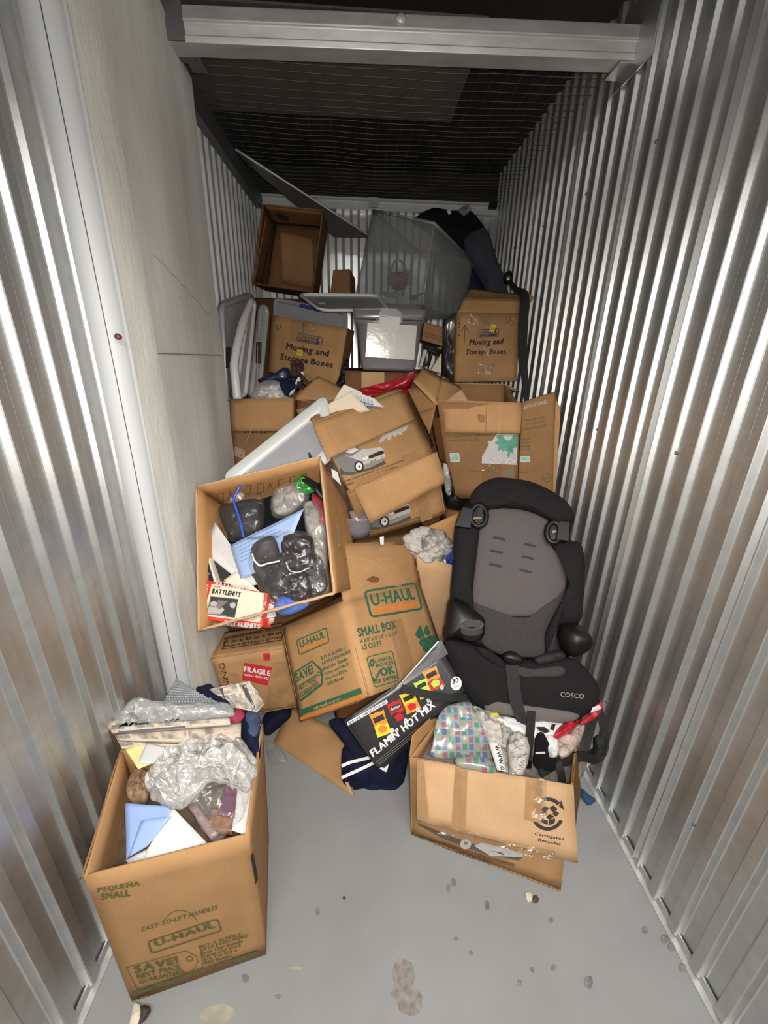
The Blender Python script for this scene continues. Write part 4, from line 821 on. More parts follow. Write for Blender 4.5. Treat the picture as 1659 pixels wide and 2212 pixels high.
mb = MB(); mb.slab(P(718, 1030, 1.47), P(737, 1048, 1.47), P(729, 1020, 1.49), P(716, 1012, 1.49), .004); one('white_card', 'small white card between the packed open box and upper car carton', 'card', mb, PAPER)
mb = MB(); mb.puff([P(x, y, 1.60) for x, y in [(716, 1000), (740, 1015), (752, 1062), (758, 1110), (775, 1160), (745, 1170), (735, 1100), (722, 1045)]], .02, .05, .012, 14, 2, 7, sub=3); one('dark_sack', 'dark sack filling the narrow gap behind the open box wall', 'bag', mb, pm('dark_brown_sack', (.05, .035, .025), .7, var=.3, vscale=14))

# papers standing in the upper car carton
for i, (nm, lb, q, m) in enumerate([('paper_sheet', 'torn cream paper at the back of the sheaf in the car carton', ((720, 865), (770, 880), (783, 848), (743, 830)), CREAM), ('paper_sheet', 'paper with blue loop drawing in the sheaf in the car carton', ((752, 872), (830, 880), (808, 860), (757, 843)), PAPER), ('paper_sheet', 'blank cream card fanned out at the left of the sheaf', ((697, 906), (800, 888), (757, 845), (682, 889)), PEACH)]):
    T = Thing(nm, lb, 'paper'); Y = 1.745 - .012 * i; w = [P(x, y, Y) for x, y in q]; mb = MB()
    mb.slab(*w, .0012, 8, 6, lambda u, v, p: .004 * nz(p, 12, i), smooth=True); T.part('sheet', mb, m)
    if i == 1:
        pr = Print(Face(*w), .005); tl_ = pm('blue_line_ink', (.10, .30, .38), .7)
        for k in range(6): x, y = 761 + 8 * k, 852 + 2.6 * k; pr.line(tl_, [(x, y + 8), (x, y), (x + 3, y - 1), (x + 4, y + 9)], .8); pr.line(tl_, [(x + 2, y + 11), (x + 5, y + 22), (x + 8, y + 12)], .7)
        b_ = pm('blue_pen_ink', (.03, .06, .30), .6); pr.line(b_, [(765, 866), (774, 864), (790, 871), (806, 874)], 1.6); pr.line(b_, [(765, 866), (767, 870), (788, 876), (806, 879)], 1.2)
        for k in range(4): pr.line(b_, [(772 + 8 * k, 863 + 2.5 * k), (770 + 8 * k, 876 + 2.5 * k)], 1)
        add_print(T, pr, 'ink_drawing')
    T.done()
# big white bin lid leaning across
T = Thing('white_bin_lid', 'big white bin lid leaning diagonally against the concrete panel', 'lid')
A_, B_ = P(474, 1030, 1.55), P(706, 846, 1.74); D_, C_ = P(566, 1120, 1.46), P(722, 985, 1.60)
m, n = lid(T, A_, B_, C_, D_, .045, .052, .035, LIDW, LIDG)
mb = MB(); mb.puff([m(p, .001) for p in [(.115, .055), (.123, .073), (.130, .058), (.125, .038), (.117, .04)]], .002, .001, sub=3, rings=4); T.part('latch_hole', mb, BLK); T.done()

# right-hand cartons: big one with folded-over flap, and the flattened one by the wall
T = Thing('clothing_carton', 'carton with flap folded over green lettering, standing behind the child seat', 'box')
bl, br, tr, tl = P(975, 1076, 1.74), P(1117, 1080, 1.66), P(1123, 874, 1.63), P(945, 868, 1.70)
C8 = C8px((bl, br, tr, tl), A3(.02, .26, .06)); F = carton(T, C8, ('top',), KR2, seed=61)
T_FLAP = flap(T, P(956, 863, 1.705), P(1128, 870, 1.625), P(1124, 936, 1.605), P(962, 934, 1.68), KR, seed=62, warp=.006)
pr = Print(T_FLAP, .001); pr.line(KRP, [(1003, 866), (1002, 934)], 1); pr.line(KR2, [(1052, 868), (1049, 935)], 1.6); pr.line(KRP, [(1080, 868), (1078, 936)], 1); pr.poly(KR2, [(1030, 894), (1048, 896), (1047, 912), (1034, 912)]); add_print(T, pr, 'crease_marks')
flap(T, C8['011'], C8['111'], P(1122, 847, 1.92), P(996, 829, 1.98), KR, seed=63, name='back_flap')
flap(T, P(1012, 866, 1.75), P(962, 866, 1.72), P(967, 862, 1.74), P(997, 840, 1.78), KRP, seed=64, name='inner_flap')
mb = MB(); a, b, c, d = P(940, 876, 1.72), P(893, 824, 1.78), P(914, 795, 1.90), P(955, 818, 1.86)
mb.slab(a, b, c, d, .004, 6, 4, lambda u, v, p: .006 * nz(p, 8, 2), smooth=True); T.part('side_flap', mb, KR)
mb = MB(); mb.slab(P(940, 876, 1.72), P(955, 818, 1.86), P(996, 839, 1.88), P(976, 866, 1.74), .004, 6, 4, lambda u, v, p: .006 * nz(p, 8, 5), smooth=True); T.part('side_flap', mb, KR)
mb = MB(); mb.slab(P(880, 840, 1.80), P(903, 838, 1.78), P(942, 878, 1.70), P(905, 892, 1.74), .004, 6, 4, lambda u, v, p: .005 * nz(p, 8, 7), smooth=True); mb.slab(P(905, 892, 1.74), P(942, 878, 1.70), P(928, 939, 1.68), P(922, 925, 1.70), .004, 6, 4, smooth=True); T.part('bent_flap', mb, KR2)
pr = Print(F['front'], .0015)
pr.text('For items such as Collectibles,', OLV, (964, 946), (1060, 943), (964, 938), shear=.2, bold=.03); pr.text('Books, Clothing, Etc.', OLV, (970, 955), (1036, 953), (970, 948), shear=.2, bold=.03)
pr.rect(pm('speckled_white_print', (.50, .49, .48), .8, var=.25, vscale=120), (1041, 1001), (1116, 1004), (1041, 985), (1117, 985)); pr.poly(pm('speckled_white_print2', (.49, .48, .47), .8), [(1041, 986), (1047, 976), (1056, 960), (1053, 952), (1063, 952), (1072, 938), (1118, 938), (1117, 986)], .0002)
pr.poly(MINT, [(1070, 940), (1076, 950), (1068, 956), (1078, 962), (1074, 974), (1084, 970), (1086, 982), (1094, 976), (1098, 990), (1104, 976), (1110, 982), (1108, 968), (1117, 966), (1118, 938)], .0006)
pr.poly(PMINT, [(1086, 939), (1090, 948), (1100, 952), (1106, 946), (1108, 939)], .0009)
pr.frame(PMINT, (973, 998), (994, 998), (971, 978), th=.49, asp=1., rad=.15); pr.text('U-HAUL', MINT, (974, 984), (991, 984), (974, 980), lift=.0006); pr.line(MINT, [(975, 989), (978, 993), (983, 984)], 1.4, .0008); pr.text('OK', MINT, (983, 993), (991, 993), (983, 986), bold=.04, lift=.0006)
pr.text('Easy-To-Lift Handles', BRI, (1015, 1019), (1070, 1022), (1015, 1014)); pr.rect(pm('grey_green_print', (.17, .18, .12), .8), (1094, 1028), (1109, 1028), (1094, 1013)); add_print(T, pr)
pr = Print(F['front'], .002); pr.new().rect(TAPEC, (1040, 1076), (1082, 1078), (1041, 1001)); pr.new().rect(TAPEC, (1050, 900), (1080, 930), (1050, 890)); add_print(T, pr, 'packing_tape')
lf = Face(P(958, 1010, 1.80), P(975, 1050, 1.745), P(945, 868, 1.705), P(932, 880, 1.86)); pr = Print(F['left'], .002)
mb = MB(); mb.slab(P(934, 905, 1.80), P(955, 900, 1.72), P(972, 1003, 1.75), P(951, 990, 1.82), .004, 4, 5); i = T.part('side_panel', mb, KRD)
pr = Print(Face(P(951, 990, 1.82), P(972, 1003, 1.75), P(955, 900, 1.72), P(934, 905, 1.80)), .002); pr.text('LIFT', pm('pale_green_ink', (.14, .17, .10), .8), (944, 948), (941, 918), (957, 945), bold=.03); pr.text('BACK', MATS['pale_green_ink'], (950, 982), (945, 952), (965, 978), bold=.03); add_print(T, pr, 'side_lettering', i)
T.done()
T = Thing('flattened_carton', 'flattened folded carton standing on edge against the right ribbed wall', 'cardboard')
q = [P(1117, 1086, 1.625), P(1194, 1086, 1.60), P(1199, 847, 1.58), P(1129, 869, 1.61)]
mb = MB(); dsp = lambda u, v, p: .004 * nz(p, 6, 66); mb.slab(*q, .012, 10, 10, dsp, smooth=True); T.part('front_panel', mb, KR2)
mb = MB(); mb.slab(P(1190, 1080, 1.615), P(1199, 1080, 1.61), P(1211, 884, 1.59), P(1200, 862, 1.60), .010, 4, 6, smooth=True); T.part('folded_layer', mb, KR)
mb = MB(); mb.slab(P(1134, 1070, 1.645), P(1196, 1070, 1.63), P(1204, 858, 1.61), P(1142, 865, 1.63), .010, 4, 6, smooth=True); T.part('folded_layer', mb, KRD)
fc = Face(*q, dsp); pr = Print(fc, .0015)
pr.text('EASY-TO-LIFT HANDLES', LGI, (1133, 883), (1183, 871), (1132, 876), shear=.3)
for k, s_ in enumerate(('Reuse and', 'recycle this', 'box when done')): pr.text(s_, OLV, (1134 - k, 911 + 9 * k), (1176 + 2 * k, 903 + 9 * k), (1134 - k, 905 + 9 * k), bold=.02, shear=.2)
for k, s_ in enumerate(('Recycled', 'content', 'made', 'in USA')): pr.text(s_, OLV, (1125, 952 + 7 * k), (1145, 950 + 7 * k), (1125, 947 + 7 * k), bold=.02)
pr.rect(PMINT, (1124, 998), (1145, 998), (1124, 985)); pr.text('U-HAUL', MINT, (1126, 994), (1143, 994), (1126, 987), bold=.02, lift=.0005)
pr.arc(OLV, (1182, 1031), 8, 10.5, 0, 360, 24); pr.line(OLV, [(1177, 1031), (1181, 1036), (1188, 1026)], 2); pr.text('MADE WITH', BRI, (1122, 1022), (1140, 1022), (1122, 1018)); add_print(T, pr); T.done()
mb = MB(); mb.puff([P(x, y, 1.73) for x, y in [(962, 1004), (970, 1015), (975, 1060), (1000, 1078), (1020, 1085), (1000, 1112), (972, 1110), (963, 1090), (958, 1040)]], .03, .05, .012, 25, 3, 8, sub=3, crease=.4); one('black_bin_bag', 'crumpled black bag squeezed between car cartons and clothing carton', 'bag', mb, BLKP)
mb = MB(); mb.puff([P(x, y, 1.70) for x, y in [(956, 1006), (966, 1004), (972, 1030), (974, 1068), (962, 1062)]], .012, .02, .012, 40, 5, 6, sub=3); one('grey_film_bag', 'small grey plastic bag above the crumpled black bag', 'bag', mb, FILMW)

# carton behind the child seat with crumpled newspaper
T = Thing('newspaper_carton', 'open carton behind the seat holding a newspaper ball', 'box')
bl, br, tr, tl = P(905, 1380, 1.52), P(974, 1390, 1.50), P(981, 1222, 1.50), P(900, 1199, 1.52)
C8 = C8px((bl, br, tr, tl), A3(.0, .14, .0)); F = carton(T, C8, ('top',), KRP, seed=71)
flap(T, P(985, 1205, 1.645), P(862, 1195, 1.65), P(866, 1163, 1.67), P(991, 1108, 1.69), KRO, seed=72, name='back_flap')
mb = MB(); mb.slab(P(800, 1170, 1.50), P(870, 1163, 1.58), P(872, 1176, 1.54), P(812, 1180, 1.48), .004, 5, 3); T.part('torn_flap', mb, KRD)
mb = MB(); mb.slab(P(820, 1160, 1.47), P(829, 1158, 1.47), P(829, 1176, 1.46), P(822, 1176, 1.46), .006); T.part('white_tag', mb, PAPER); T.done()
mb = MB(); mb.puff([P(x, y, 1.57) for x, y in [(868, 1165), (884, 1152), (905, 1140), (935, 1142), (962, 1152), (978, 1172), (980, 1190), (965, 1212), (940, 1222), (905, 1212), (880, 1190)]], .06, .05, .022, 26, 2, 12, sub=4, crease=.55, edge=.1); one('newspaper_ball', 'crumpled newspaper ball in the carton left of the child seat', 'newspaper', mb, NEWSD)
mb = MB(); mb.puff([P(x, y, 1.53) for x, y in [(962, 1208), (972, 1194), (986, 1190), (990, 1212), (980, 1226), (964, 1220)]], .02, .02, .012, 40, 2, 7, sub=3, crease=.6); one('blue_foil_bag', 'shiny blue foil bag beside the newspaper ball', 'bag', mb, FOIL)
mb = MB(); mb.slab(P(958, 1209, 1.52), P(962, 1208, 1.52), P(965, 1222, 1.51), P(961, 1222, 1.51), .003); one('tissue_scrap', 'white tissue scrap between newspaper ball and blue foil', 'paper', mb, PAPER)

# ------------------------------------------------------------------ packed open box with the game and shoes
T = Thing('packed_open_box', 'big open carton tilted forward, packed with bags, shoes and a game box', 'box')
K = 1.06
c_ = {'001': P(430, 1362, .991), '101': P(722, 1282, .968), '011': P(424, 1052, 1.304), '111': P(691, 987, 1.280)}
c_.update({'000': A3(-.39, 1.33, .57), '100': A3(-.01, 1.30, .69), '010': A3(-.455, 1.591, .805), '110': A3(-.06, 1.568, .921)})
C8 = {k: far(v, K) for k, v in c_.items()}; F = carton(T, C8, ('top',), KRO, seed=81, warp=.008, t=.005)
mb = MB()
R8 = [C8['001'], C8['101'], C8['111'], C8['011']]
for i in range(4):
    a, b = R8[i], R8[(i + 1) % 4]
    L = [a + (b - a) * s + A3(nz((s * 9, i, 0), 1), nz((s * 9, i, 3), 1), nz((s * 9, i, 6), 1)) * .004 for s in np.linspace(0, 1, 16)]; mb.tube(L, .0042, 5)
T.part('torn_rim', mb, EDGE)
pr = Print(F['front'], .002); pr.text('MOVE', WHI, (537, 1366), (588, 1352), (534, 1352), bold=.06); add_print(T, pr, 'torn_lettering')
bk = Face(C8['111'] + A3(0, -.012, -.004), C8['011'] + A3(0, -.012, -.004), C8['010'] + A3(0, -.012, 0), C8['110'] + A3(0, -.012, 0)); pr = Print(bk, .001)
for k, (x, y) in enumerate([(470, 1068), (492, 1060), (510, 1054), (530, 1050), (556, 1046), (578, 1042), (602, 1036), (626, 1031), (650, 1026)]):
    L = [[(0, 22), (0, 0), (14, -4), (14, 18), (0, 22)], [(0, 20), (6, 0), (12, 18)], [(0, 20), (0, 0), (12, -2)], [(0, 0), (12, -3), (12, 16), (1, 19), (0, 0)]][k % 4]; pr.line(BRI, [(x + a * .9, y + b * .9) for a, b in L], 1.3)
add_print(T, pr, 'inner_print')
ro = F['right']; pr = Print(ro, .002); pr.text('U-HAUL', LGI, (724, 1135), (728, 1185), (730, 1133)); add_print(T, pr, 'side_lettering'); T.done()
O = [C8['001'], C8['101'], C8['111'], C8['011']]; oc = sum(O) / 4; on_ = nrm(np.cross(O[1] - O[0], O[3] - O[0]))
IC = lambda x, y, d: PL(x, y, oc - on_ * d, on_)            # a point d below the rim plane
ICL = lambda L, d: [IC(x, y, d if not hasattr(d, '__call__') else d(x, y)) for x, y in L]
mb = MB(); mb.puff(ICL([(455, 1120), (520, 1075), (690, 1020), (700, 1150), (680, 1270), (570, 1330), (450, 1340), (440, 1200)], .19), .03, .12, .03, 8, 1, 8, sub=3); one('dark_clothes_layer', 'dark clothes underneath everything in the packed open box', 'clothing', mb, BLKF)
T = Thing('zip_bag', 'clear zip bag with dark cloth inside and a blue zip edge', 'bag')
mb = MB(); mb.puff(ICL([(474, 1112), (480, 1092), (510, 1085), (545, 1078), (562, 1084), (562, 1130), (548, 1152), (520, 1162), (496, 1160)], .10), .035, .04, .012, 20, 3, 8, sub=3); T.part('dark_cloth', mb, pm('dark_slate_cloth', (.009, .010, .012), .7, var=.4, vscale=20))
mb = MB(); mb.puff(ICL([(470, 1110), (488, 1084), (520, 1050), (535, 1068), (568, 1072), (570, 1132), (552, 1160), (520, 1170), (492, 1166)], .085), .040, .03, .008, 22, 5, 8, sub=3, crease=.6); T.part('bag_film', mb, FILMG)
mb = MB(); mb.tube(spline(ICL([(521, 1048), (508, 1070), (505, 1084), (514, 1110), (522, 1140), (526, 1160)], lambda x, y: .035), 4), .0045, 6); T.part('zip_edge', mb, pm('blue_zip', (.03, .09, .50), .4), label='blue zip edge'); T.done()
T = Thing('wool_bag', 'clear bag of fluffy white filling at the back of the packed open box', 'bag')
mb = MB(); mb.puff(ICL([(590, 1090), (598, 1064), (620, 1052), (640, 1050), (655, 1066), (648, 1090), (622, 1110), (598, 1112)], .09), .03, .04, .018, 30, 3, 8, sub=3, crease=.6); T.part('filling', mb, pm('grey_wool', (.24, .22, .195), .95, var=.5, vscale=40, bump=.4, bscale=90))
mb = MB(); mb.puff(ICL([(586, 1092), (594, 1060), (618, 1046), (644, 1042), (668, 1066), (655, 1092), (625, 1116), (592, 1118)], .08), .035, .04, .010, 25, 5, 8, sub=3, crease=.6); T.part('bag_film', mb, FILM); T.done()
mb = MB(); mb.puff(ICL([(636, 1046), (644, 1032), (656, 1026), (668, 1038), (680, 1058), (668, 1066), (652, 1066), (642, 1058)], .075), .02, .03, .012, 35, 3, 7, sub=3, crease=.6); one('green_foil', 'shiny green foil wrap at the back of the packed open box', 'wrapping', mb, GRNF)
mb = MB(); mb.puff(ICL([(650, 1028), (668, 1032), (690, 1048), (702, 1070), (695, 1080), (680, 1062), (664, 1048), (652, 1040)], .065), .02, .03, .008, 30, 3, 7, sub=3); one('black_wrap', 'black crumpled wrap beside the green foil', 'wrapping', mb, BLKP)
mb = MB(); mb.puff(ICL([(676, 1066), (690, 1072), (703, 1090), (706, 1130), (692, 1135), (684, 1110), (676, 1088)], .08), .02, .04, .008, 25, 3, 7, sub=3); one('red_bundle', 'dark red cloth bundle at the right wall of the packed open box', 'clothing', mb, REDC)
T = Thing('clear_wool_bag', 'bulging clear bag with pale lint along the right wall of the packed open box', 'bag')
ol = [(655, 1096), (668, 1082), (690, 1090), (704, 1120), (708, 1170), (706, 1230), (695, 1250), (678, 1200), (662, 1150)]
mb = MB(); mb.puff(ICL([(x - (3 if x > 680 else -3), y) for x, y in ol], .085), .03, .04, .014, 26, 3, 8, sub=3); T.part('lint', mb, MATS['grey_wool'])
mb = MB(); mb.puff(ICL(ol, .07), .032, .04, .010, 26, 6, 8, sub=3, crease=.6); T.part('bag_film', mb, FILM); T.done()
def leaflet(nm, lb, q, m, d, sd, txt=None, ink=GRY, lines=0):
    T = Thing(nm, lb, 'paper'); w = [IC(x, y, d) for x, y in q]; mb = MB(); dsp = lambda u, v, p: .006 * nz(p, 7, sd); mb.slab(*w, .0012, 10, 10, dsp, smooth=True); T.part('sheet', mb, m)
    if lines:
        pr = Print(Face(*w, dsp), .001); A, B, C, D = [np.array(x, float) for x in q]
        for k in range(lines):
            v = .94 - .07 * k * (1 if lines > 6 else 1.4); g = lambda u, v: tuple((A * (1 - u) + B * u) * (1 - v) + (D * (1 - u) + C * u) * v)
            pr.line(ink, [g(.08, v), g(random.uniform(.5, .92), v)], 1.1)
        add_print(T, pr, 'printed_lines')
    return T
leaflet('printed_sheet', 'white typed sheet lying diagonally in the packed open box', ((437, 1190), (533, 1268), (556, 1262), (465, 1129)), PAPER, .07, 3, lines=9, ink=LGI).done()
T = leaflet('blue_leaflet', 'pale blue leaflet showing through the clear bag of shoes', ((520, 1250), (610, 1215), (656, 1098), (497, 1178)), BPAP2, .05, 5, lines=6, ink=pm('blue_type', (.13, .17, .28), .7))
pr = Print(Face(IC(520, 1250, .05), IC(610, 1215, .05), IC(656, 1098, .05), IC(497, 1178, .05)), .008); pr.text('PREDESTINED', MATS['blue_type'], (537, 1168), (606, 1163), (536, 1163), bold=.03); add_print(T, pr, 'heading'); T.done()
leaflet('cream_sheet', 'cream paper tucked between the game box and the black gap', ((482, 1254), (560, 1300), (575, 1290), (508, 1234)), CREAM, .055, 7).done()
T = Thing('navy_book', 'navy backed book with pale page edges at the left wall of the packed open box', 'book')
mb = MB(); mb.slab(*ICL([(441, 1262), (468, 1256), (449, 1198), (432, 1196)], .05), .05, 2, 6); T.part('pages', mb, CREAM)
mb = MB(); mb.slab(*ICL([(447, 1258), (461, 1256), (445, 1199), (435, 1199)], .046), .004, 2, 6); T.part('spine', mb, pm('navy_book_spine', (.012, .016, .035), .4))
pr = Print(Face(*ICL([(447, 1258), (461, 1256), (445, 1199), (435, 1199)], .046)), .002); pr.line(LGI, [(440, 1206), (446, 1206)], 1.2); pr.line(LGI, [(441, 1211), (447, 1211)], 1.6); pr.line(LGI, [(450, 1240), (455, 1240)], 1); add_print(T, pr, 'spine_lettering'); T.done()
mb = MB(); mb.slab(*ICL([(462, 1262), (500, 1260), (492, 1225), (455, 1205)], .075), .02, 3, 3); one('black_gap_filler', 'flat black filler in the gap beside the navy backed book', 'filler', mb, BLK)  # black slab standing in for the dark gap
# game box
T = Thing('game_box', 'red and cream travel game box with a black and white photo on its lid', 'game')
q = ICL([(432, 1336), (566, 1354), (579, 1282), (447, 1254)], .035); mb = MB(); RG = pm('game_box_red', (.62, .035, .025), .35, coat=.2)
mb.slab(*q, .055, 6, 5); T.part('box', mb, RG); fc = Face(*q)
pr = Print(fc, .0012); pr.text('BATTLEHITS', WHI, (464, 1268), (533, 1279), (468, 1254), bold=.05); pr.text('BATTLEHITS', WHI, (437, 1330), (452, 1264), (428, 1326), bold=.05); pr.text('HITS', WHI, (565, 1340), (576, 1300), (560, 1338), bold=.05)
pr.text('BATTLEHITS', WHI, (484, 1350), (562, 1358), (486, 1340), bold=.05)
pr.rect(PEACH, (439, 1330), (562, 1345), (458, 1262), (572, 1282), lift=.0006)
pr.text('TRAVEL', BLK, (461, 1269), (478, 1271), (462, 1265), bold=.02, lift=.001); pr.text('BATTLEHITS', BLK, (458, 1282), (519, 1290), (461, 1271), bold=.06, lift=.001)
add_print(T, pr, 'printed_lid')
pr = Print(fc, .0026); DP = pm('photo_dark', (.03, .03, .03), .5); LP = pm('photo_light', (.40, .39, .38), .5); MP = pm('photo_mid', (.16, .155, .15), .5)
pr.rect(MP, (446, 1327), (508, 1335), (456, 1288), (516, 1294)); pr.poly(DP, [(476, 1326), (508, 1333), (514, 1304), (496, 1298), (480, 1310)], .0003); pr.poly(DP, [(456, 1289), (516, 1295), (515, 1300), (456, 1296)], .0003)
pr.disc(LP, (463, 1304), 7, 9, lift=.0006); pr.poly(DP, [(455, 1302), (457, 1293), (465, 1290), (472, 1297), (471, 1302), (463, 1298)], .0009); pr.poly(LP, [(449, 1326), (452, 1312), (464, 1308), (474, 1316), (478, 1326), (460, 1326)], .0006)
pr.disc(LP, (504, 1306), 6.5, 8.5, lift=.0006); pr.poly(DP, [(498, 1304), (500, 1296), (508, 1293), (513, 1300), (511, 1304), (505, 1301)], .0009); pr.poly(LP, [(470, 1322), (482, 1312), (486, 1318), (478, 1326)], .0007)
pr.poly(DP, [(490, 1332), (493, 1316), (503, 1313), (510, 1320), (508, 1334)], .0007); add_print(T, pr, 'photo', label='black and white photo of two people in headphones')
pr = Print(fc, .0024)
for k in range(9): pr.line(LGI, [(523 - .9 * k, 1296 + 4.6 * k), (562 - .9 * k - (k * 7 % 5) * 3, 1302 + 4.6 * k)], .9)
add_print(T, pr, 'small_type'); T.done()
mb = MB(); mb.puff(ICL([(440, 1350), (480, 1352), (540, 1358), (590, 1346), (585, 1320), (560, 1340), (500, 1344)], .075), .02, .03, .012, 40, 3, 7, sub=3); one('printed_wrapping', 'bits of white and red printed wrapping under the game box', 'wrapping', mb, [pm('red_white_wrap', (.42, .06, .04), .5, var=.2, vscale=30, col2=(.55, .50, .40))])
mb = MB(); mb.slab(*ICL([(572, 1336), (596, 1332), (590, 1306), (574, 1300)], .055), .004, 3, 3); one('white_leaflet', 'small white leaflet right of the game box', 'paper', mb, PAPER)
# clear bag of shoes
T = Thing('shoe_bag', 'big clear bag of dark shoes and blue cloth in the packed open box', 'bag')
mb = MB(); mb.puff(ICL([(546, 1222), (560, 1200), (600, 1195), (650, 1190), (690, 1200), (704, 1240), (704, 1275), (660, 1300), (620, 1300), (575, 1290), (558, 1258)], .06), .035, .05, .012, 16, 3, 9, sub=3, crease=.3); T.part('black_cloth', mb, pm('black_bag_cloth', (.009, .0085, .011), .7, var=.4, vscale=20))
mb = MB(); mb.puff(ICL([(592, 1318), (598, 1298), (616, 1284), (634, 1292), (668, 1302), (650, 1318), (615, 1330)], .045), .018, .03, .010, 22, 4, 8, sub=3, crease=.4); T.part('blue_cloth', mb, BLUE, label='blue cloth')
def shoe(ol, m, sd, d, wr=.006):
    mb = MB(); mb.puff(ICL(ol, d), .034, .03, wr, 26, sd, 9, sub=3, crease=.6 if wr > .01 else 0., edge=.08 if wr > .01 else 0.); i = T.part('shoe', mb, m)
    return i
i = shoe([(543, 1198), (548, 1180), (570, 1164), (588, 1158), (598, 1172), (602, 1196), (588, 1212), (562, 1218), (549, 1212)], SHOEG, 3, .035)
mb = MB(); mb.tube(spline(ICL([(545, 1196), (549, 1210), (562, 1222), (575, 1218), (604, 1212)], .005), 4), .003, 6); T.part('white_trim', mb, WHI, sub=i)
i = shoe([(610, 1178), (620, 1156), (660, 1152), (676, 1168), (678, 1200), (672, 1226), (648, 1238), (622, 1230), (612, 1206)], SHOE, 5, .03, .016)
mb = MB(); mb.tube(spline(ICL([(618, 1214), (626, 1232), (646, 1236), (668, 1226)], -.004), 4), .0022, 6); T.part('stitched_edge', mb, LGI, sub=i)
shoe([(604, 1262), (614, 1240), (640, 1234), (668, 1240), (672, 1280), (664, 1298), (640, 1300), (616, 1282)], SHOE, 7, .035, .016)
mb = MB(); mb.puff(ICL([(540, 1222), (545, 1190), (560, 1166), (590, 1152), (625, 1148), (665, 1150), (684, 1166), (706, 1212), (710, 1278), (676, 1302), (640, 1318), (598, 1334), (576, 1300), (556, 1262)], .02), .045, .03, .010, 20, 8, 12, sub=4, crease=.65, edge=.03); T.part('bag_film', mb, FILMG); T.done()

# ------------------------------------------------------------------ small U-Haul carton
K = 1.08
T = Thing('small_box_carton', 'small carton with green and orange lettering and a tall flap, centre of the pile', 'box')
w = {'000': P(649, 1560, 1.015), '100': P(797, 1505, .886), '101': P(742, 1299, 1.079), '001': P(608, 1357, 1.208), '110': P(968, 1437, 1.17), '111': P(909, 1262, 1.363)}
w['010'] = w['000'] + w['110'] - w['100']; w['011'] = w['001'] + w['111'] - w['101']
C8 = {k: far(v, K) for k, v in w.items()}; F = carton(T, C8, ('top',), KR, seed=91, warp=.003)
T_FLAP = flap(T, C8['101'], C8['111'], far(P(897, 1170, 1.50), K), far(P(714, 1174, 1.22), K), KR, seed=92, warp=.010, label='tall creased flap standing up')
pr = Print(T_FLAP, .0012)
for L in ([(722, 1200), (760, 1204), (800, 1212), (838, 1236)], [(736, 1236), (760, 1252), (782, 1266)], [(800, 1212), (830, 1206), (880, 1216)], [(738, 1268), (772, 1266), (800, 1258)]): pr.line(KRP, L, 1.0)
pr.poly(KRD, [(790, 1252), (806, 1244), (820, 1250), (816, 1258), (800, 1258)]); add_print(T, pr, 'crease_marks')
mb = MB(); mb.slab(C8['101'] + A3(0, 0, .0), C8['001'], far(P(612, 1350, 1.25), K), far(P(738, 1290, 1.13), K), .004, 6, 2); T.part('folded_flap', mb, KRD)
mb = MB(); mb.slab(C8['000'], C8['100'], C8['100'] + A3(.02, .05, -.03), C8['000'] + A3(.03, .05, -.02), .004, 6, 2, lambda u, v, p: .006 * nz(p, 20, 1)); T.part('crushed_edge', mb, KRD)
pr = Print(F['front'], .0015)
UHAUL(pr, GRN, ORG, (647, 1416), (713, 1387), (640, 1383), 2.3)
pr.poly(GRN, [(633, 1458), (638, 1450), (675, 1426), (697, 1446), (699, 1469), (697, 1480), (650, 1516), (649, 1511), (693, 1477), (695, 1468), (693, 1449), (674, 1430), (640, 1453), (636, 1459)])
pr.line(GRN, [(634, 1456), (650, 1515)], 2)
pr.text('SAVE!', GRN, (642, 1474), (679, 1453), (637, 1455), bold=.05); pr.line(GRN, [(645, 1482), (686, 1458)], 2); pr.text('BEST PRICE', GRN, (648, 1492), (684, 1470), (646, 1480), bold=.04); pr.text('GUARANTEED', GRN, (651, 1507), (690, 1483), (649, 1494), bold=.04); pr.arc(GRN, (689, 1455), 3, 5, 0, 360, 14)
for k, s_ in enumerate(('BUY A BUNDLE-', 'SAVE EVEN MORE!', 'Beat Our Bundle', "Prices and We'll", 'Give You $20 in', 'FREE Boxes!')):
    x0, y0 = 694 + 2.6 * k, 1426 + 11.2 * k; pr.text(s_, GRN, (x0, y0), (x0 + (56, 62, 52, 52, 46, 38)[k], y0 - (24, 27, 22, 22, 19, 16)[k]), (x0 - 1.5, y0 - 7.5), bold=.03, shear=.12)
pr.rect(GRN, (649, 1546), (783, 1497), (646, 1534)); pr.rect(ORG, (650, 1556), (787, 1505), (649, 1549)); pr.text('uhaul.com', KRP, (680, 1533), (737, 1512), (678, 1526), bold=.03, lift=.0007); add_print(T, pr)
pr = Print(F['right'], .0015)
UHAUL(pr, GRN, ORG, (800, 1336), (914, 1317), (784, 1276), 1.95)
pr.text('SMALL BOX', GRN, (774, 1377), (857, 1358), (769, 1358), bold=.05); pr.text('16 3/8" x 12 5/8" x 12 5/8"', GRN, (778, 1390), (859, 1372), (776, 1381), bold=.02); pr.text('1.5 CU FT', GRN, (783, 1405), (826, 1395), (780, 1393), bold=.04)
pr.frame(GRN, (808, 1487), (862, 1470), (790, 1419), (848, 1405), th=.035, asp=.95, rad=.10)
pr.text('U-HAUL', GRN, (810, 1433), (846, 1424), (808, 1425), bold=.04); pr.text('BOXES', GRN, (812, 1443), (850, 1434), (810, 1435), bold=.04); pr.line(GRN, [(804, 1463), (809, 1472), (821, 1447)], 4); pr.text('OK', GRN, (822, 1463), (854, 1455), (817, 1444), bold=.07); pr.text('FOR SHIPPING', GRN, (809, 1479), (859, 1465), (807, 1470), bold=.04)
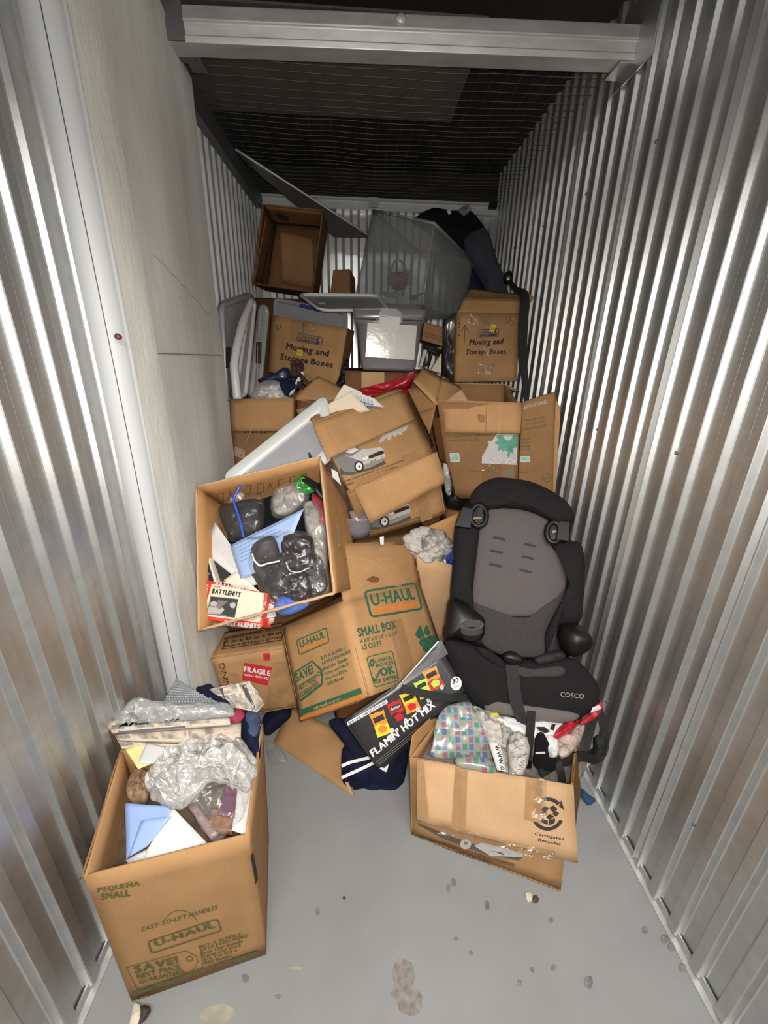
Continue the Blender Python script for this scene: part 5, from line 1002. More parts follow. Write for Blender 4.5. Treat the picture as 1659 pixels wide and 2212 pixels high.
for a in range(6): pr.disc(GRN, (803 + 4 * math.cos(a), 1432 + 6 * math.sin(a)), 2.4, 3.4, 10, .0001 * a)
for L in ([(896, 1372), (900, 1362), (907, 1350), (914, 1368), (910, 1380), (903, 1379)], [(916, 1368), (922, 1350), (930, 1368), (924, 1374)], [(912, 1376), (919, 1350), (921, 1351), (915, 1378)]): pr.poly(GRN, L)
for x, y, r in ((918, 1388, 13), (932, 1382, 12), (924, 1400, 12), (940, 1392, 10), (936, 1404, 9)): pr.disc(GRN, (x, y), r, r * .8, lift=.0001 * (x % 7))
add_print(T, pr); pr = Print(F['right'], .0024); pr.new().rect(TAPEC, (872, 1478), (900, 1462), (838, 1345), (866, 1335)); add_print(T, pr, 'packing_tape'); T.done()
# fragile carton
K = .975
T = Thing('fragile_carton', 'taped carton with a red FRAGILE sticker against the concrete panel', 'box')
w = {'000': P(500, 1552, 1.29), '100': P(641, 1527, 1.304), '001': P(455, 1422, 1.304), '101': P(612, 1399, 1.319), '011': P(484, 1365, 1.491), '111': P(624, 1340, 1.506), '010': P(520, 1480, 1.477), '110': P(651, 1459, 1.49)}
C8 = {k: far(v, K) for k, v in w.items()}; F = carton(T, C8, (), KR, seed=95, warp=.003)
pr = Print(F['front'], .0016); pr.rect(REDS, (523, 1468), (578, 1481), (528, 1431), (588, 1441)); pr.text('FRAGILE', WHI, (527, 1450), (584, 1460), (528, 1438), bold=.05, lift=.0006); pr.text('HANDLE WITH CARE', WHI, (527, 1459), (580, 1468), (528, 1454), bold=.03, lift=.0006)
pr.rect(REDS, (570, 1427), (584, 1426), (568, 1411)); pr.text('-1', BLK, (574, 1421), (581, 1421), (574, 1414), lift=.0006); add_print(T, pr, 'sticker', label='red stickers')
pr = Print(F['front'], .002); pr.text('DINING', BLK, (472, 1433), (490, 1500), (484, 1431)); add_print(T, pr, 'handwriting')
pr = Print(F['front'], .0012); pr.new().rect(TAPE, (498, 1478), (522, 1480), (492, 1453)); pr.new().rect(TAPE, (590, 1462), (622, 1460), (586, 1430)); pr.new().rect(TAPE, (575, 1528), (620, 1526), (580, 1480)); add_print(T, pr, 'packing_tape')
pr = Print(F['top'], .0015); pr.frame(BLK, (478, 1404), (609, 1384), (490, 1378), (616, 1350), th=.05, asp=3, rad=.06)
for k, s_ in enumerate(('DOMESTIC SHIPPING CARTON', '12 in x 12 in x 10 in', '301 mm x 304.8 mm x 254 mm')): pr.text(s_, BLK, (484 - 1.5 * k, 1383 + 8.5 * k), (606 + (k % 2), 1360 + 10 * k), (485 - k, 1377 + 8.5 * k), bold=.03)
add_print(T, pr); T.done()
# ================================================================== FRONT OF THE PILE
# buried cartons that carry the pile
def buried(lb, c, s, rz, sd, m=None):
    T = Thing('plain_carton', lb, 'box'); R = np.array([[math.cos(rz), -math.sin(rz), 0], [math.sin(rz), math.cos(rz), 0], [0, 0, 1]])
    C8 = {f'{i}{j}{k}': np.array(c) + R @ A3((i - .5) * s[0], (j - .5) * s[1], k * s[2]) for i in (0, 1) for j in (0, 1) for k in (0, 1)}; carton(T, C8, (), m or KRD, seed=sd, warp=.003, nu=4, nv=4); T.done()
buried('plain carton buried on the floor under the car picture cartons', (.10, 1.86, 0), (.46, .36, .40), .1, 101)
buried('plain carton in the dark gap directly under the lower car picture carton', (.10, 1.84, .402), (.42, .32, .29), .12, 102)
buried('plain carton buried on the floor under the clothing carton', (.60, 1.86, 0), (.44, .38, .44), -.1, 103)
buried('plain carton hidden between floor carton and clothing carton', (.61, 1.86, .442), (.42, .36, .40), -.12, 104)
buried('plain carton on the floor at the very back right', (.50, 2.36, 0), (.60, .44, .66), 0, 105)
buried('plain carton in the dark space under the right moving carton', (.58, 2.36, .662), (.44, .40, .64), 0, 106)
buried('plain carton on the floor at the very back left', (-.30, 2.42, 0), (.60, .46, .64), 0, 107)
buried('plain carton in the dark space under the left moving carton', (-.30, 2.46, .642), (.46, .26, .66), 0, 108)
buried('plain carton standing beneath the carton behind the concrete edge', (-.42, 2.03, 0), (.34, .28, .60), 0, 109)
buried('plain carton carrying the open carton at the back', (-.42, 2.87, 0), (.46, .40, 1.80), 0, 110)
buried('plain carton far back below the clear tub', (.15, 2.85, 0), (.52, .40, 1.42), 0, 111)
buried('plain carton buried on the floor under the packed open box', (-.36, 1.62, 0), (.43, .30, .44), 0, 112)
buried('plain carton buried on the floor under the small box carton', (.06, 1.44, 0), (.40, .22, .18), .3, 113)

# loose cardboard sheet
T = Thing('loose_cardboard', 'loose piece of brown cardboard lying on the floor below the small box carton', 'cardboard')
q = [PZ(590, 1603, .004), PZ(764, 1722, .006), P(742, 1590, 1.20), P(628, 1528, 1.37)]; q[2][2] = .06; q[3][2] = .07
q = [PZ(590, 1603, .004), PZ(764, 1722, .006), PZ(745, 1585, .05), PZ(628, 1526, .05)]
mb = MB(); mb.slab(*q, .004, 10, 8, lambda u, v, p: .004 * nz(p, 7, 3), smooth=True); T.part('panel', mb, KR)
mb = MB(); mb.slab(PZ(760, 1719, .004), PZ(766, 1722, .004), PZ(752, 1690, .03), PZ(745, 1690, .03), .012); T.part('torn_edge', mb, EDGE); T.done()
# navy garment
T = Thing('navy_jacket', 'navy jacket with white stripes bunched on the floor under the black snack carton', 'clothing')
gy = lambda y: 1.16 - .13 * (y - 1558) / 163
ol = [(712, 1556), (730, 1590), (744, 1606), (738, 1625), (737, 1662), (740, 1690), (756, 1706), (776, 1716), (802, 1720), (826, 1718), (850, 1721), (864, 1702), (873, 1686), (880, 1650), (883, 1615), (878, 1590), (830, 1570), (770, 1555)]
mb = MB(); o3 = [P(x, y, gy(y)) for x, y in ol]; mb.puff(o3, .05, .07, .020, 11, 3, 12, sub=4, crease=.45); T.part('cloth', mb, NAVY)
def surf(pts, lift): return [P(x, y, gy(y) - lift) for x, y in pts]
mb = MB()
for L, w in (([(738, 1655), (756, 1647), (776, 1642), (800, 1636)], .010), ([(738, 1680), (760, 1670), (782, 1660), (806, 1648), (816, 1640)], .010)):
    i = None; mb = MB(); mb.ribbon(surf(L, .062), w, CAM - surf(L, 0)[1], .006); T.part('white_stripe', mb, WHI)
mb = MB(); mb.slab(*surf([(833, 1668), (836, 1666), (844, 1634), (820, 1660)], .066), .003); T.part('white_patch', mb, WHI); T.done()
# black snack carton
T = Thing('snack_carton', 'black snack carton with orange and yellow bags pictured, tilted below the small box carton', 'box')
bl, br, tr, tl = P(812, 1656, .92), P(1004, 1491, 1.03), P(958, 1409, 1.10), P(742, 1557, .975)
C8 = C8px((bl, br, tr, tl), A3(.03, .06, -.085)); F = carton(T, C8, (), CHIPB, seed=121, warp=.002)
mb = MB(); mb.slab(P(850, 1494, 1.00), P(968, 1412, 1.09), P(953, 1380, 1.12), P(946, 1386, 1.12), .003, 4, 4); T.part('open_flap', mb, CHIPB)
mb = MB(); mb.slab(P(846, 1497, .995), P(850, 1494, .995), P(949, 1385, 1.118), P(946, 1384, 1.118), .003, 1, 4); T.part('flap_edge', mb, WHI, label='pale raw edge of the flap')
pr = Print(F['front'], .0012)
pr.rect(WHI, (752, 1567), (838, 1518), (749, 1560)); pr.text('NEW LOOK. SAME GREAT FLAVORS.', BLK, (754, 1565), (836, 1518), (752, 1560), bold=.03, lift=.0005)
pr.text("FLAMIN' HOT MIX", WHI, (806, 1636), (941, 1526), (797, 1621), bold=.045)
for k in range(3): pr.line(GRY, [(812 + 3 * k, 1646 + 3 * k), (900 + 3 * k, 1574 + 3 * k)], .9)
def bagp(c, w, h, a, m, m2, m3, name=''):
    ca, sa = math.cos(a), math.sin(a); q = lambda x, y: (c[0] + x * w * ca - y * h * sa, c[1] + x * w * sa + y * h * ca)
    Z = [q(-.5, -.5), q(-.25, -.46), q(0, -.5), q(.25, -.46), q(.5, -.5), q(.44, -.2), q(.45, .2), q(.5, .5), q(.25, .46), q(0, .5), q(-.25, .46), q(-.5, .5), q(-.45, .2), q(-.44, -.2)]
    pr.poly(m, Z, .0004); pr.poly(m2, [q(-.44, .05), q(-.1, -.02), q(.2, .10), q(.44, .02), q(.48, .48), q(-.48, .48)], .0007); pr.poly(m3, [q(-.3, .15), q(0, .05), q(.3, .18), q(.2, .36), q(-.2, .38)], .0010); pr.poly(BLK, [q(-.36, -.30), q(.34, -.34), q(.36, -.12), q(-.34, -.08)], .0009)
    if name: pr.text(name, WHI, q(-.3, -.13), q(.3, -.16), q(-.3, -.27), bold=.03, lift=.0014)
bagp((822, 1563), 34, 54, -.35, OBAG, YBAG, ORG); bagp((858, 1538), 34, 50, -.38, RBAG, BLK, RBAG, 'Doritos'); bagp((886, 1516), 34, 46, -.38, YBAG, OBAG, RBAG); bagp((914, 1488), 30, 40, -.4, LBAG, YBAG, OBAG); bagp((936, 1466), 34, 48, -.42, OBAG, RBAG, LBAG)
for x, y in ((847, 1577), (876, 1556), (902, 1533), (925, 1512), (954, 1484)): pr.disc(WHI, (x, y), 4, 5, lift=.0018); pr.text('6', BLK, (x - 1.5, y + 2), (x + 1.5, y + 1), (x - 1.5, y - 2.5), lift=.0022)
pr.disc(WHI, (985, 1476), 12, 15, lift=.0008); pr.text('30', BLK, (977, 1478), (991, 1474), (976, 1466), bold=.04, lift=.0012); pr.text('BAGS', GRY, (981, 1486), (992, 1483), (980, 1481), bold=.02, lift=.0012)
add_print(T, pr); T.done()

# ------------------------------------------------------------------ box bottom left
T = Thing('small_open_box', 'open carton with faint green lettering at the front left, heaped with papers', 'box')
b0, b1 = PZ(285, 2165, .002), PZ(575, 2062, .002); bk0, bk1 = PZ(343, 1868, .002), PZ(581, 1806, .002)
C8 = {'000': b0, '100': b1, '010': bk0, '110': bk1, '001': PZ(181, 1895, .49), '101': PZ(534, 1804, .492), '011': PZ(262, 1620, .495), '111': PZ(568, 1562, .495)}
F = carton(T, C8, ('top',), KR, seed=131, warp=.004, t=.005)
mb = MB(); mb.slab(C8['001'] + A3(-.004, 0, 0), C8['011'] + A3(-.004, 0, 0), PZ(262, 1700, .36), PZ(172, 1900, .40), .004, 8, 4, lambda u, v, p: .004 * nz(p, 8, 4), out=A3(-1, 0, 0)); T.part('folded_side_flap', mb, KR2)
pr = Print(F['front'], .0015)
pr.text('PEQUEÑA', OLV, (212, 1928), (303, 1913), (210, 1913), bold=.05); pr.text('SMALL', OLV, (218, 1943), (282, 1934), (217, 1928), bold=.05)
pr.text('EASY-TO-LIFT HANDLES', OLV, (306, 2011), (472, 1962), (304, 2002), bold=.03, shear=.25)
pr.frame(OLV, (327, 2060), (481, 2010), (317, 2032), th=.10, asp=4, rad=.22); pr.text('U-HAUL', OLV, (336, 2044), (468, 2002), (331, 2031), bold=.06)
pr.arc(OLV, (390, 2004), 38, 39.5, 190, 340, 20, sq=1.0)
pr.text('SAVE!', OLV, (291, 2102), (387, 2079), (287, 2086), bold=.06); pr.text('BEST PRICE', OLV, (297, 2113), (392, 2091), (294, 2103), bold=.04); pr.text('GUARANTEED', OLV, (302, 2124), (399, 2101), (299, 2115), bold=.04)
pr.line(OLV, [(273, 2089), (402, 2052), (424, 2064), (428, 2076), (414, 2100), (297, 2136), (273, 2089)], 1.5); pr.arc(OLV, (410, 2070), 4, 6, 0, 360, 14, sq=1.3)
for k, s_ in enumerate(('BUY A BUNDLE-', 'SAVE EVEN MORE!', 'Beat Our Bundle', "Prices and We'll", 'Give You $20 in', 'FREE Boxes!')):
    x0, y0 = 430 + 1.5 * k, 2048 + 7.0 * k; pr.text(s_, OLV, (x0, y0), (x0 + (98, 110, 96, 90, 80, 66)[k] * .96, y0 - (30, 33, 28, 26, 22, 18)[k]), (x0 - 1.5, y0 - 6.5), bold=.03, shear=.15)
pr.rect(OLV, (290, 2150), (386, 2118), (287, 2142)); pr.rect(OLV, (498, 2080), (558, 2060), (496, 2072)); pr.text('uhaul.com', OLV, (388, 2112), (494, 2076), (386, 2104), bold=.03); add_print(T, pr)
pr = Print(F['right'], .0015); pr.rect(BLK, (556, 1898), (551, 1912), (546, 1840), (540, 1850)); add_print(T, pr, 'handle_hole'); T.done()
def zp(L, z): return [PZ(x, y, z if not hasattr(z, '__call__') else z(x, y)) for x, y in L]
mb = MB(); mb.puff(zp([(215, 1880), (290, 1640), (545, 1590), (560, 1640), (520, 1800), (400, 1850)], .33), .06, .2, .03, 9, 4, 8, sub=3, toward=A3(0, 0, 1)); one('brown_paper_fill', 'crumpled brown packing at the bottom of the front left box', 'packing', mb, pm('dark_packing', (.10, .065, .04), .8, var=.4, vscale=20))
UPW = A3(0, -.5, .85)
def heap(nm, lb, cat, ol, z, m, hf=.03, hb=.04, wr=.012, fr=18, sd=0, cr=.5, rings=9, sub=4, edge=0., group=None):
    mb = MB(); mb.puff(zp(ol, z), hf, hb, wr, fr, sd, rings, sub=sub, crease=cr, edge=edge, smooth='paper' not in nm and cat != 'paper'); one(nm, lb, cat, mb, m, group)
heap('tan_wrap', 'crumpled tan wrap at the left wall of the front left box', 'wrapping', [(273, 1700), (284, 1670), (300, 1655), (322, 1668), (326, 1700), (314, 1728), (280, 1728)], .46, TANC, .02, .04, .018, 40, 3)
T = Thing('newspaper_stack', 'folded newspapers laid across the back rim of the front left box', 'newspaper')
for i, (q, z, m) in enumerate([([(262, 1615), (512, 1600), (494, 1552), (240, 1574)], .505, NEWSP), ([(256, 1596), (520, 1604), (521, 1562), (246, 1580)], .520, NEWSP), ([(240, 1580), (497, 1562), (496, 1551), (243, 1566)], .545, NEWSP)]):
    w = zp(q, z); mb = MB(); mb.slab(*w, .012, 14, 5, lambda u, v, p: .004 * nz(p, 9, i) + .006 * math.sin(v * 3), smooth=True); T.part('folded_paper', mb, m)
mb = MB(); mb.tube([PZ(x, y, .53) for x, y in [(238, 1577), (244, 1568), (252, 1562), (258, 1559)]], [.010, .012, .011, .008], 8); T.part('fold', mb, pm('newsprint_fold', (.58, .47, .37), .85))
fc = Face(*zp([(242, 1579), (497, 1562), (496, 1551), (246, 1566)], .548)); pr = Print(fc, .008); pr.text('AI', BLK, (256, 1576), (290, 1573), (258, 1567), bold=.07, shear=.3); pr.text('Sons', BLK, (292, 1572), (322, 1569), (292, 1566), bold=.03); pr.text('c / y', BLK, (355, 1567), (390, 1562), (356, 1560), bold=.04, shear=.4); pr.rect(pm('blue_masthead', (.12, .12, .18), .7), (256, 1590), (400, 1578), (258, 1586), lift=.002); add_print(T, pr, 'headline'); T.done()
T = Thing('bubble_wrap', 'sheet of bubble wrap bunched behind the newspapers in the front left box', 'bubble wrap')
bz = lambda x, y: .56 - .0006 * (y - 1510)
mb = MB(); mb.puff(zp([(246, 1566), (262, 1538), (284, 1512), (305, 1508), (352, 1518), (420, 1520), (486, 1518), (506, 1536), (494, 1550), (400, 1562), (300, 1572)], bz), .035, .03, .012, 22, 3, 9, sub=4, crease=.6); T.part('film', mb, BUBB)
mb = MB(); A, B, C, D = [PZ(x, y, .56) for x, y in ((350, 1520), (470, 1516), (396, 1480), (384, 1466))]; mb.slab(A, B, C, D, .003, 10, 6, lambda u, v, p: .004 * nz(p, 12, 2), smooth=True); T.part('upright_corner', mb, pm('bubble_wrap_grey', (.26, .28, .29), .3, coat=.4, alpha=.85))
bub = MB()
for i in range(17):
    for j in range(9):
        u, v = (i + .5 + .5 * (j % 2)) / 17.5, (j + .5) / 9; p = (A * (1 - u) + B * u) * (1 - v) + (D * (1 - u) + C * u) * v + A3(0, -.002, .002); bub.blob(p, .0042, 0, sub=1)
T.part('bubbles', bub, MATS['bubble_wrap_grey'], kind='stuff'); T.done()
mb = MB(); mb.puff(zp([(270, 1556), (284, 1544), (297, 1550), (298, 1562), (280, 1570)], .53), .02, .02, .004, 30, 4, 6, sub=3); one('brown_ornament', 'dark brown rounded ornament under the left end of the bubble wrap', 'ornament', mb, pm('brown_ornament', (.10, .06, .05), .5))
heap('navy_knit', 'black and navy knitted cloth beside the newspaper clipping', 'clothing', [(424, 1490), (440, 1482), (456, 1480), (470, 1500), (500, 1520), (492, 1530), (460, 1520)], .52, NAVY, .02, .03, .012, 30, 6)
heap('crimson_cloth', 'crimson cloth next to the jeans in the front left box', 'clothing', [(486, 1556), (500, 1540), (520, 1534), (530, 1548), (516, 1562), (500, 1564)], .50, PINKC, .02, .03, .006, 25, 7)
T = Thing('blue_jeans', 'folded dark blue jeans at the back right of the front left box', 'clothing')
mb = MB(); mb.puff(zp([(514, 1560), (526, 1540), (548, 1534), (560, 1545), (565, 1580), (562, 1620), (556, 1634), (530, 1612), (520, 1590)], .485), .025, .06, .010, 18, 8, 9, sub=4); T.part('leg', mb, NAVY)
mb = MB(); mb.puff(zp([(530, 1546), (545, 1534), (558, 1538), (562, 1570), (552, 1590), (536, 1584)], .505), .018, .02, .008, 25, 9, 7, sub=3); T.part('faded_fold', mb, DENIM, label='faded denim fold'); T.done()
T = Thing('newspaper_clipping', 'crumpled newspaper page with a dark photograph, leaning at the fragile carton', 'newspaper')
w = zp([(496, 1528), (556, 1540), (536, 1470), (452, 1490)], .54); w = [PZ(493, 1526, .52), PZ(556, 1538, .52), PZ(538, 1470, .56), PZ(452, 1489, .55)]; w[2] = PZ(540, 1471, .57)
dsp = lambda u, v, p: .006 * nz(p, 14, 3) + .010 * math.sin(u * 3.1); mb = MB(); mb.slab(*w, .0012, 12, 10, dsp, smooth=True); T.part('page', mb, NEWSP)
mb = MB(); mb.slab(PZ(556, 1538, .52), PZ(572, 1520, .52), PZ(557, 1494, .54), PZ(540, 1471, .57), .0012, 6, 6, lambda u, v, p: .006 * nz(p, 20, 6), smooth=True); T.part('torn_flap', mb, NEWSP)
pr = Print(Face(*w, dsp), .0012); pr.poly(pm('photo_print_black', (.05, .048, .045), .7), [(474, 1488), (488, 1484), (524, 1480), (530, 1478), (552, 1528), (546, 1534), (500, 1530), (490, 1520)])
pl = pm('photo_print_grey', (.30, .28, .26), .7)
for L in ([(500, 1504), (506, 1496), (514, 1506), (508, 1516)], [(494, 1520), (500, 1510), (512, 1524), (504, 1530)], [(516, 1500), (522, 1498), (526, 1514), (520, 1516)]): pr.poly(pl, L, .0005)
pr.text('In the Open Air', LGI, (526, 1482), (546, 1526), (531, 1481), bold=.03, lift=.0008); add_print(T, pr, 'photograph'); T.done()
for nm, lb, q, z, m, sd in (('yellow_paper', 'pale yellow paper sticking out at the left of the heap in the front left box', [(298, 1660), (345, 1640), (318, 1604), (270, 1617)], .505, YPAP, 3), ('white_paper', 'crumpled white paper beside the pale yellow one', [(298, 1652), (372, 1648), (384, 1619), (318, 1607)], .512, PAPER, 4), ('cream_paper', 'cream paper bent over between newspapers and clear bag', [(300, 1622), (384, 1622), (390, 1606), (280, 1604)], .50, CREAM, 5),
        ('white_paper', 'large white paper standing along the right wall of the front left box', [(500, 1790), (530, 1804), (559, 1640), (520, 1656)], .46, PAPER, 6), ('white_paper', 'white sheet under the purple print near the right wall', [(470, 1800), (520, 1790), (536, 1714), (500, 1700)], .44, PAPER, 8)):
    mb = MB(); mb.slab(*zp(q, z), .0015, 10, 8, lambda u, v, p: .010 * nz(p, 12, sd), smooth=True); one(nm, lb, 'paper', mb, m)
T = Thing('blue_envelope', 'light blue folded envelope lying at the front of the front left box', 'envelope')
w = [PZ(275, 1856, .43), PZ(366, 1772, .475), PZ(374, 1742, .485), PZ(270, 1735, .46)]; mb = MB(); mb.slab(*w, .003, 8, 8, lambda u, v, p: .005 * nz(p, 10, 4), smooth=True); T.part('sheet', mb, BPAP)
mb = MB(); mb.slab(PZ(277, 1852, .44), PZ(318, 1828, .46), PZ(368, 1764, .492), PZ(305, 1772, .478), .002, 6, 6, lambda u, v, p: .003 * nz(p, 10, 5), smooth=True); T.part('folded_flap', mb, BPAP); T.done()
T = Thing('white_envelope', 'large white envelope with a yellow spot at the front of the front left box', 'envelope')
w = [PZ(300, 1884, .445), PZ(458, 1832, .452), PZ(373, 1744, .492), PZ(318, 1834, .46)]; mb = MB(); mb.slab(*w, .003, 8, 8, lambda u, v, p: .003 * nz(p, 8, 6), smooth=True); T.part('face', mb, PAPER)
mb = MB(); mb.slab(PZ(270, 1858, .43), PZ(300, 1884, .448), PZ(456, 1832, .45), PZ(318, 1834, .458), .003, 8, 2, smooth=True); T.part('edge_fold', mb, PAPER)
pr = Print(Face(*w), .003); pr.poly(YEL, [(399, 1846), (404, 1837), (418, 1843), (416, 1849), (402, 1850)]); add_print(T, pr, 'yellow_spot'); T.done()
mb = MB(); mb.slab(*zp([(448, 1785), (500, 1795), (506, 1752), (455, 1744)], .455), .02, 6, 5, lambda u, v, p: .012 * nz(p, 25, 2), smooth=True); one('brown_keepsake', 'glossy brown keepsake inside the purple tinted clear bag', 'ornament', mb, BRNW)
mb = MB(); mb.slab(*zp([(470, 1760), (506, 1765), (512, 1700), (486, 1690)], .465), .004, 6, 5, lambda u, v, p: .010 * nz(p, 20, 3), smooth=True); one('purple_print', 'purple printed card inside the clear bag at the front left', 'card', mb, PURP)
mb = MB(); mb.slab(*zp([(405, 1740), (455, 1810), (470, 1800), (420, 1730)], .45), .012, 6, 4, smooth=True); one('photo_sleeve', 'pinkish brown sleeve edge under the clear bag beside the white envelope', 'sleeve', mb, pm('pink_brown_sleeve', (.30, .20, .17), .4, coat=.4))
heap('clear_photo_bag', 'clear bag holding brown and purple keepsakes, right of the white envelope', 'bag', [(402, 1742), (420, 1708), (448, 1678), (490, 1690), (538, 1710), (528, 1760), (506, 1780), (472, 1818), (455, 1815), (425, 1770)], .475, FILM, .025, .03, .018, 16, 11, .8, 10, edge=.10)
heap('milky_polythene_bag', 'big crumpled milky polythene bag on top of the front left box', 'bag', [(318, 1668), (345, 1640), (384, 1614), (430, 1600), (470, 1588), (510, 1606), (556, 1640), (548, 1680), (532, 1706), (480, 1690), (450, 1690), (420, 1722), (378, 1744), (330, 1730), (320, 1700)], .515, FILMW, .05, .03, .036, 17, 12, 1.0, 16, edge=.12)

# ------------------------------------------------------------------ box bottom right
T = Thing('recycled_carton', 'taped open carton with a black recycling mark on its folded flap, front right', 'box')
f0, f1 = PZ(888, 1803, .002), PZ(1211, 1926, .002); d_ = A3(.095, .245, 0)
C8 = {'000': f0, '100': f1, '010': f0 + d_, '110': f1 + d_, '001': PZ(885, 1636, .335), '101': PZ(1238, 1698, .345), '011': PZ(947, 1554, .34), '111': PZ(1246, 1608, .315)}
F = carton(T, C8, ('top',), KRO if False else KR, seed=141, warp=.005, t=.005)
fl = flap(T, PZ(900, 1640, .342), PZ(1239, 1696, .352), PZ(1249, 1864, .218), PZ(900, 1772, .215), KRP, seed=142, warp=.006, ragged=.003, label='paler front flap folded down')
mb = MB(); mb.slab(C8['001'] + A3(0, 0, .004), C8['011'] + A3(0, 0, .004), PZ(945, 1556, .36) + A3(-.02, 0, .02), PZ(893, 1590, .385), .004, 6, 4, lambda u, v, p: .006 * nz(p, 12, 4)); T.part('side_flap', mb, KRO)
mb = MB(); mb.slab(C8['101'] + A3(.004, .01, 0), C8['111'] + A3(.004, 0, 0), PZ(1256, 1712, .20), PZ(1243, 1790, .22), .004, 6, 4, lambda u, v, p: .004 * nz(p, 12, 5), out=A3(1, -.3, 0)); T.part('side_flap', mb, KRD)
pr = Print(fl, .0015); c = (1183, 1758)
pr.arc(BLK, c, 28, 36, 25, 155, 20, sq=1.0); pr.arc(BLK, c, 28, 36, 170, 318, 20); pr.poly(BLK, [(1207, 1742), (1212, 1728), (1219, 1750)]); pr.poly(BLK, [(1151, 1765), (1144, 1758), (1158, 1752)])
for L in ([(1168, 1750), (1176, 1741), (1186, 1745), (1178, 1755)], [(1186, 1745), (1196, 1739), (1204, 1748), (1194, 1755)], [(1164, 1756), (1173, 1761), (1183, 1757), (1174, 1752)], [(1178, 1765), (1187, 1758), (1197, 1763), (1188, 1771)], [(1192, 1758), (1200, 1751), (1208, 1757), (1201, 1764)], [(1168, 1765), (1183, 1772), (1183, 1782), (1170, 1776)], [(1185, 1772), (1199, 1767), (1198, 1777), (1186, 1783)]): pr.poly(BLK, L)
pr.text('Corrugated', BLK, (1154, 1805), (1217, 1817), (1156, 1797), bold=.04); pr.text('Recycles', BLK, (1161, 1818), (1210, 1828), (1163, 1810), bold=.04); add_print(T, pr)
pr = Print(fl, .0022); pr.new().rect(TAPE, (975, 1790), (1005, 1798), (983, 1654), (1010, 1659)); pr.new().rect(TAPE, (1133, 1770), (1168, 1778), (1136, 1678), (1172, 1684)); pr.new().rect(TAPE, (904, 1760), (926, 1765), (903, 1645), (915, 1647)); add_print(T, pr, 'packing_tape')
pr = Print(fl, .0028); pr.new().rect(TAPEC, (945, 1800), (1200, 1862), (970, 1784), (1200, 1838)); pr.new().rect(TAPEC, (1148, 1766), (1180, 1774), (1160, 1680), (1180, 1684)); add_print(T, pr, 'clear_tape')
pr = Print(F['front'], .0015); pr.poly(pm('car_print_soft', (.11, .09, .075), .8), [(902, 1776), (960, 1800), (1060, 1836), (1130, 1850), (1120, 1858), (1050, 1846), (960, 1812), (904, 1782)]); pr.disc(LGI, (1006, 1822), 12, 11, lift=.0004); pr.disc(GRY, (1006, 1820), 4, 4, lift=.0006); pr.poly(LGI, [(1024, 1826), (1040, 1818), (1130, 1842), (1128, 1850), (1060, 1848)], .0003)
pr.text('OVER 12,000 CONVENIENT LOCATIONS NATIONWIDE', BRI, (897, 1808), (1110, 1872), (899, 1801), bold=.03); pr.text('CHECK YOUR WHITE PAGES UNDER U-HAUL', BRI, (905, 1818), (1060, 1866), (907, 1812), bold=.03); add_print(T, pr, 'faded_print'); T.done()
heap('brown_paper_fill', 'dull packing paper at the bottom of the front right carton', 'packing', [(915, 1640), (950, 1560), (1240, 1615), (1235, 1690), (1080, 1660)], .25, pm('grey_packing', (.16, .14, .12), .85, var=.4, vscale=25), .04, .12, .03, 12, 3)
T = Thing('squares_bag', 'clear bag printed with rows of red green and blue squares', 'bag')
sz = lambda x, y: .40 - .0009 * (y - 1530)
mb = MB(); mb.puff(zp([(946, 1545), (975, 1522), (1012, 1516), (1030, 1540), (1050, 1572), (1068, 1600), (1062, 1640), (1000, 1640), (934, 1634), (938, 1590)], sz), .018, .03, .010, 16, 4, 10, sub=4, crease=.5, edge=.04); T.part('printed_film', mb, SQ)
mb = MB(); mb.puff(zp([(985, 1652), (990, 1632), (1030, 1636), (1066, 1646), (1070, 1668), (1030, 1662)], .352), .014, .02, .004, 25, 5, 7, sub=3); T.part('lower_fold', mb, SQ); T.done()
heap('crumpled_newspaper', 'crumpled newspaper sheet filling the middle of the front right carton', 'newspaper', [(1016, 1524), (1058, 1538), (1105, 1554), (1136, 1586), (1140, 1630), (1128, 1676), (1090, 1668), (1066, 1640), (1052, 1600), (1034, 1560)], lambda x, y: .39 - .0006 * (y - 1530), NEWS, .035, .03, .018, 28, 5, .55, 12, edge=.06)
heap('crumpled_newspaper', 'crumpled dark newspaper hump just under the middle seat strap', 'newspaper', [(1096, 1600), (1120, 1588), (1142, 1600), (1140, 1650), (1120, 1672), (1100, 1650)], .39, NEWSD, .03, .02, .016, 32, 7, .55, 9)
T = Thing('printed_strip', 'white printed paper strip with black lettering beside the squares bag', 'paper')
w = [PZ(1074, 1664, .385), PZ(1094, 1668, .385), PZ(1080, 1606, .42), PZ(1055, 1602, .42)]; mb = MB(); mb.slab(*w, .0015, 5, 8, lambda u, v, p: .008 * math.sin(u * 3), smooth=True); T.part('paper', mb, PAPER)
pr = Print(Face(*w, lambda u, v, p: .008 * math.sin(u * 3)), .002); pr.text('WWW.cl', BLK, (1068, 1611), (1082, 1664), (1077, 1609), bold=.04); add_print(T, pr)
w = [PZ(1100, 1672, .375), PZ(1118, 1676, .375), PZ(1112, 1622, .40), PZ(1096, 1618, .40)]; mb = MB(); mb.slab(*w, .0015, 4, 6, smooth=True); T.part('second_fold', mb, GRY)
pr = Print(Face(*w), .002); pr.text('NOTEn', WHI, (1099, 1622), (1106, 1672), (1110, 1622), bold=.04); add_print(T, pr); T.done()
T = Thing('white_red_bag', 'white and red plastic bag with black marks under the front of the child seat', 'bag')
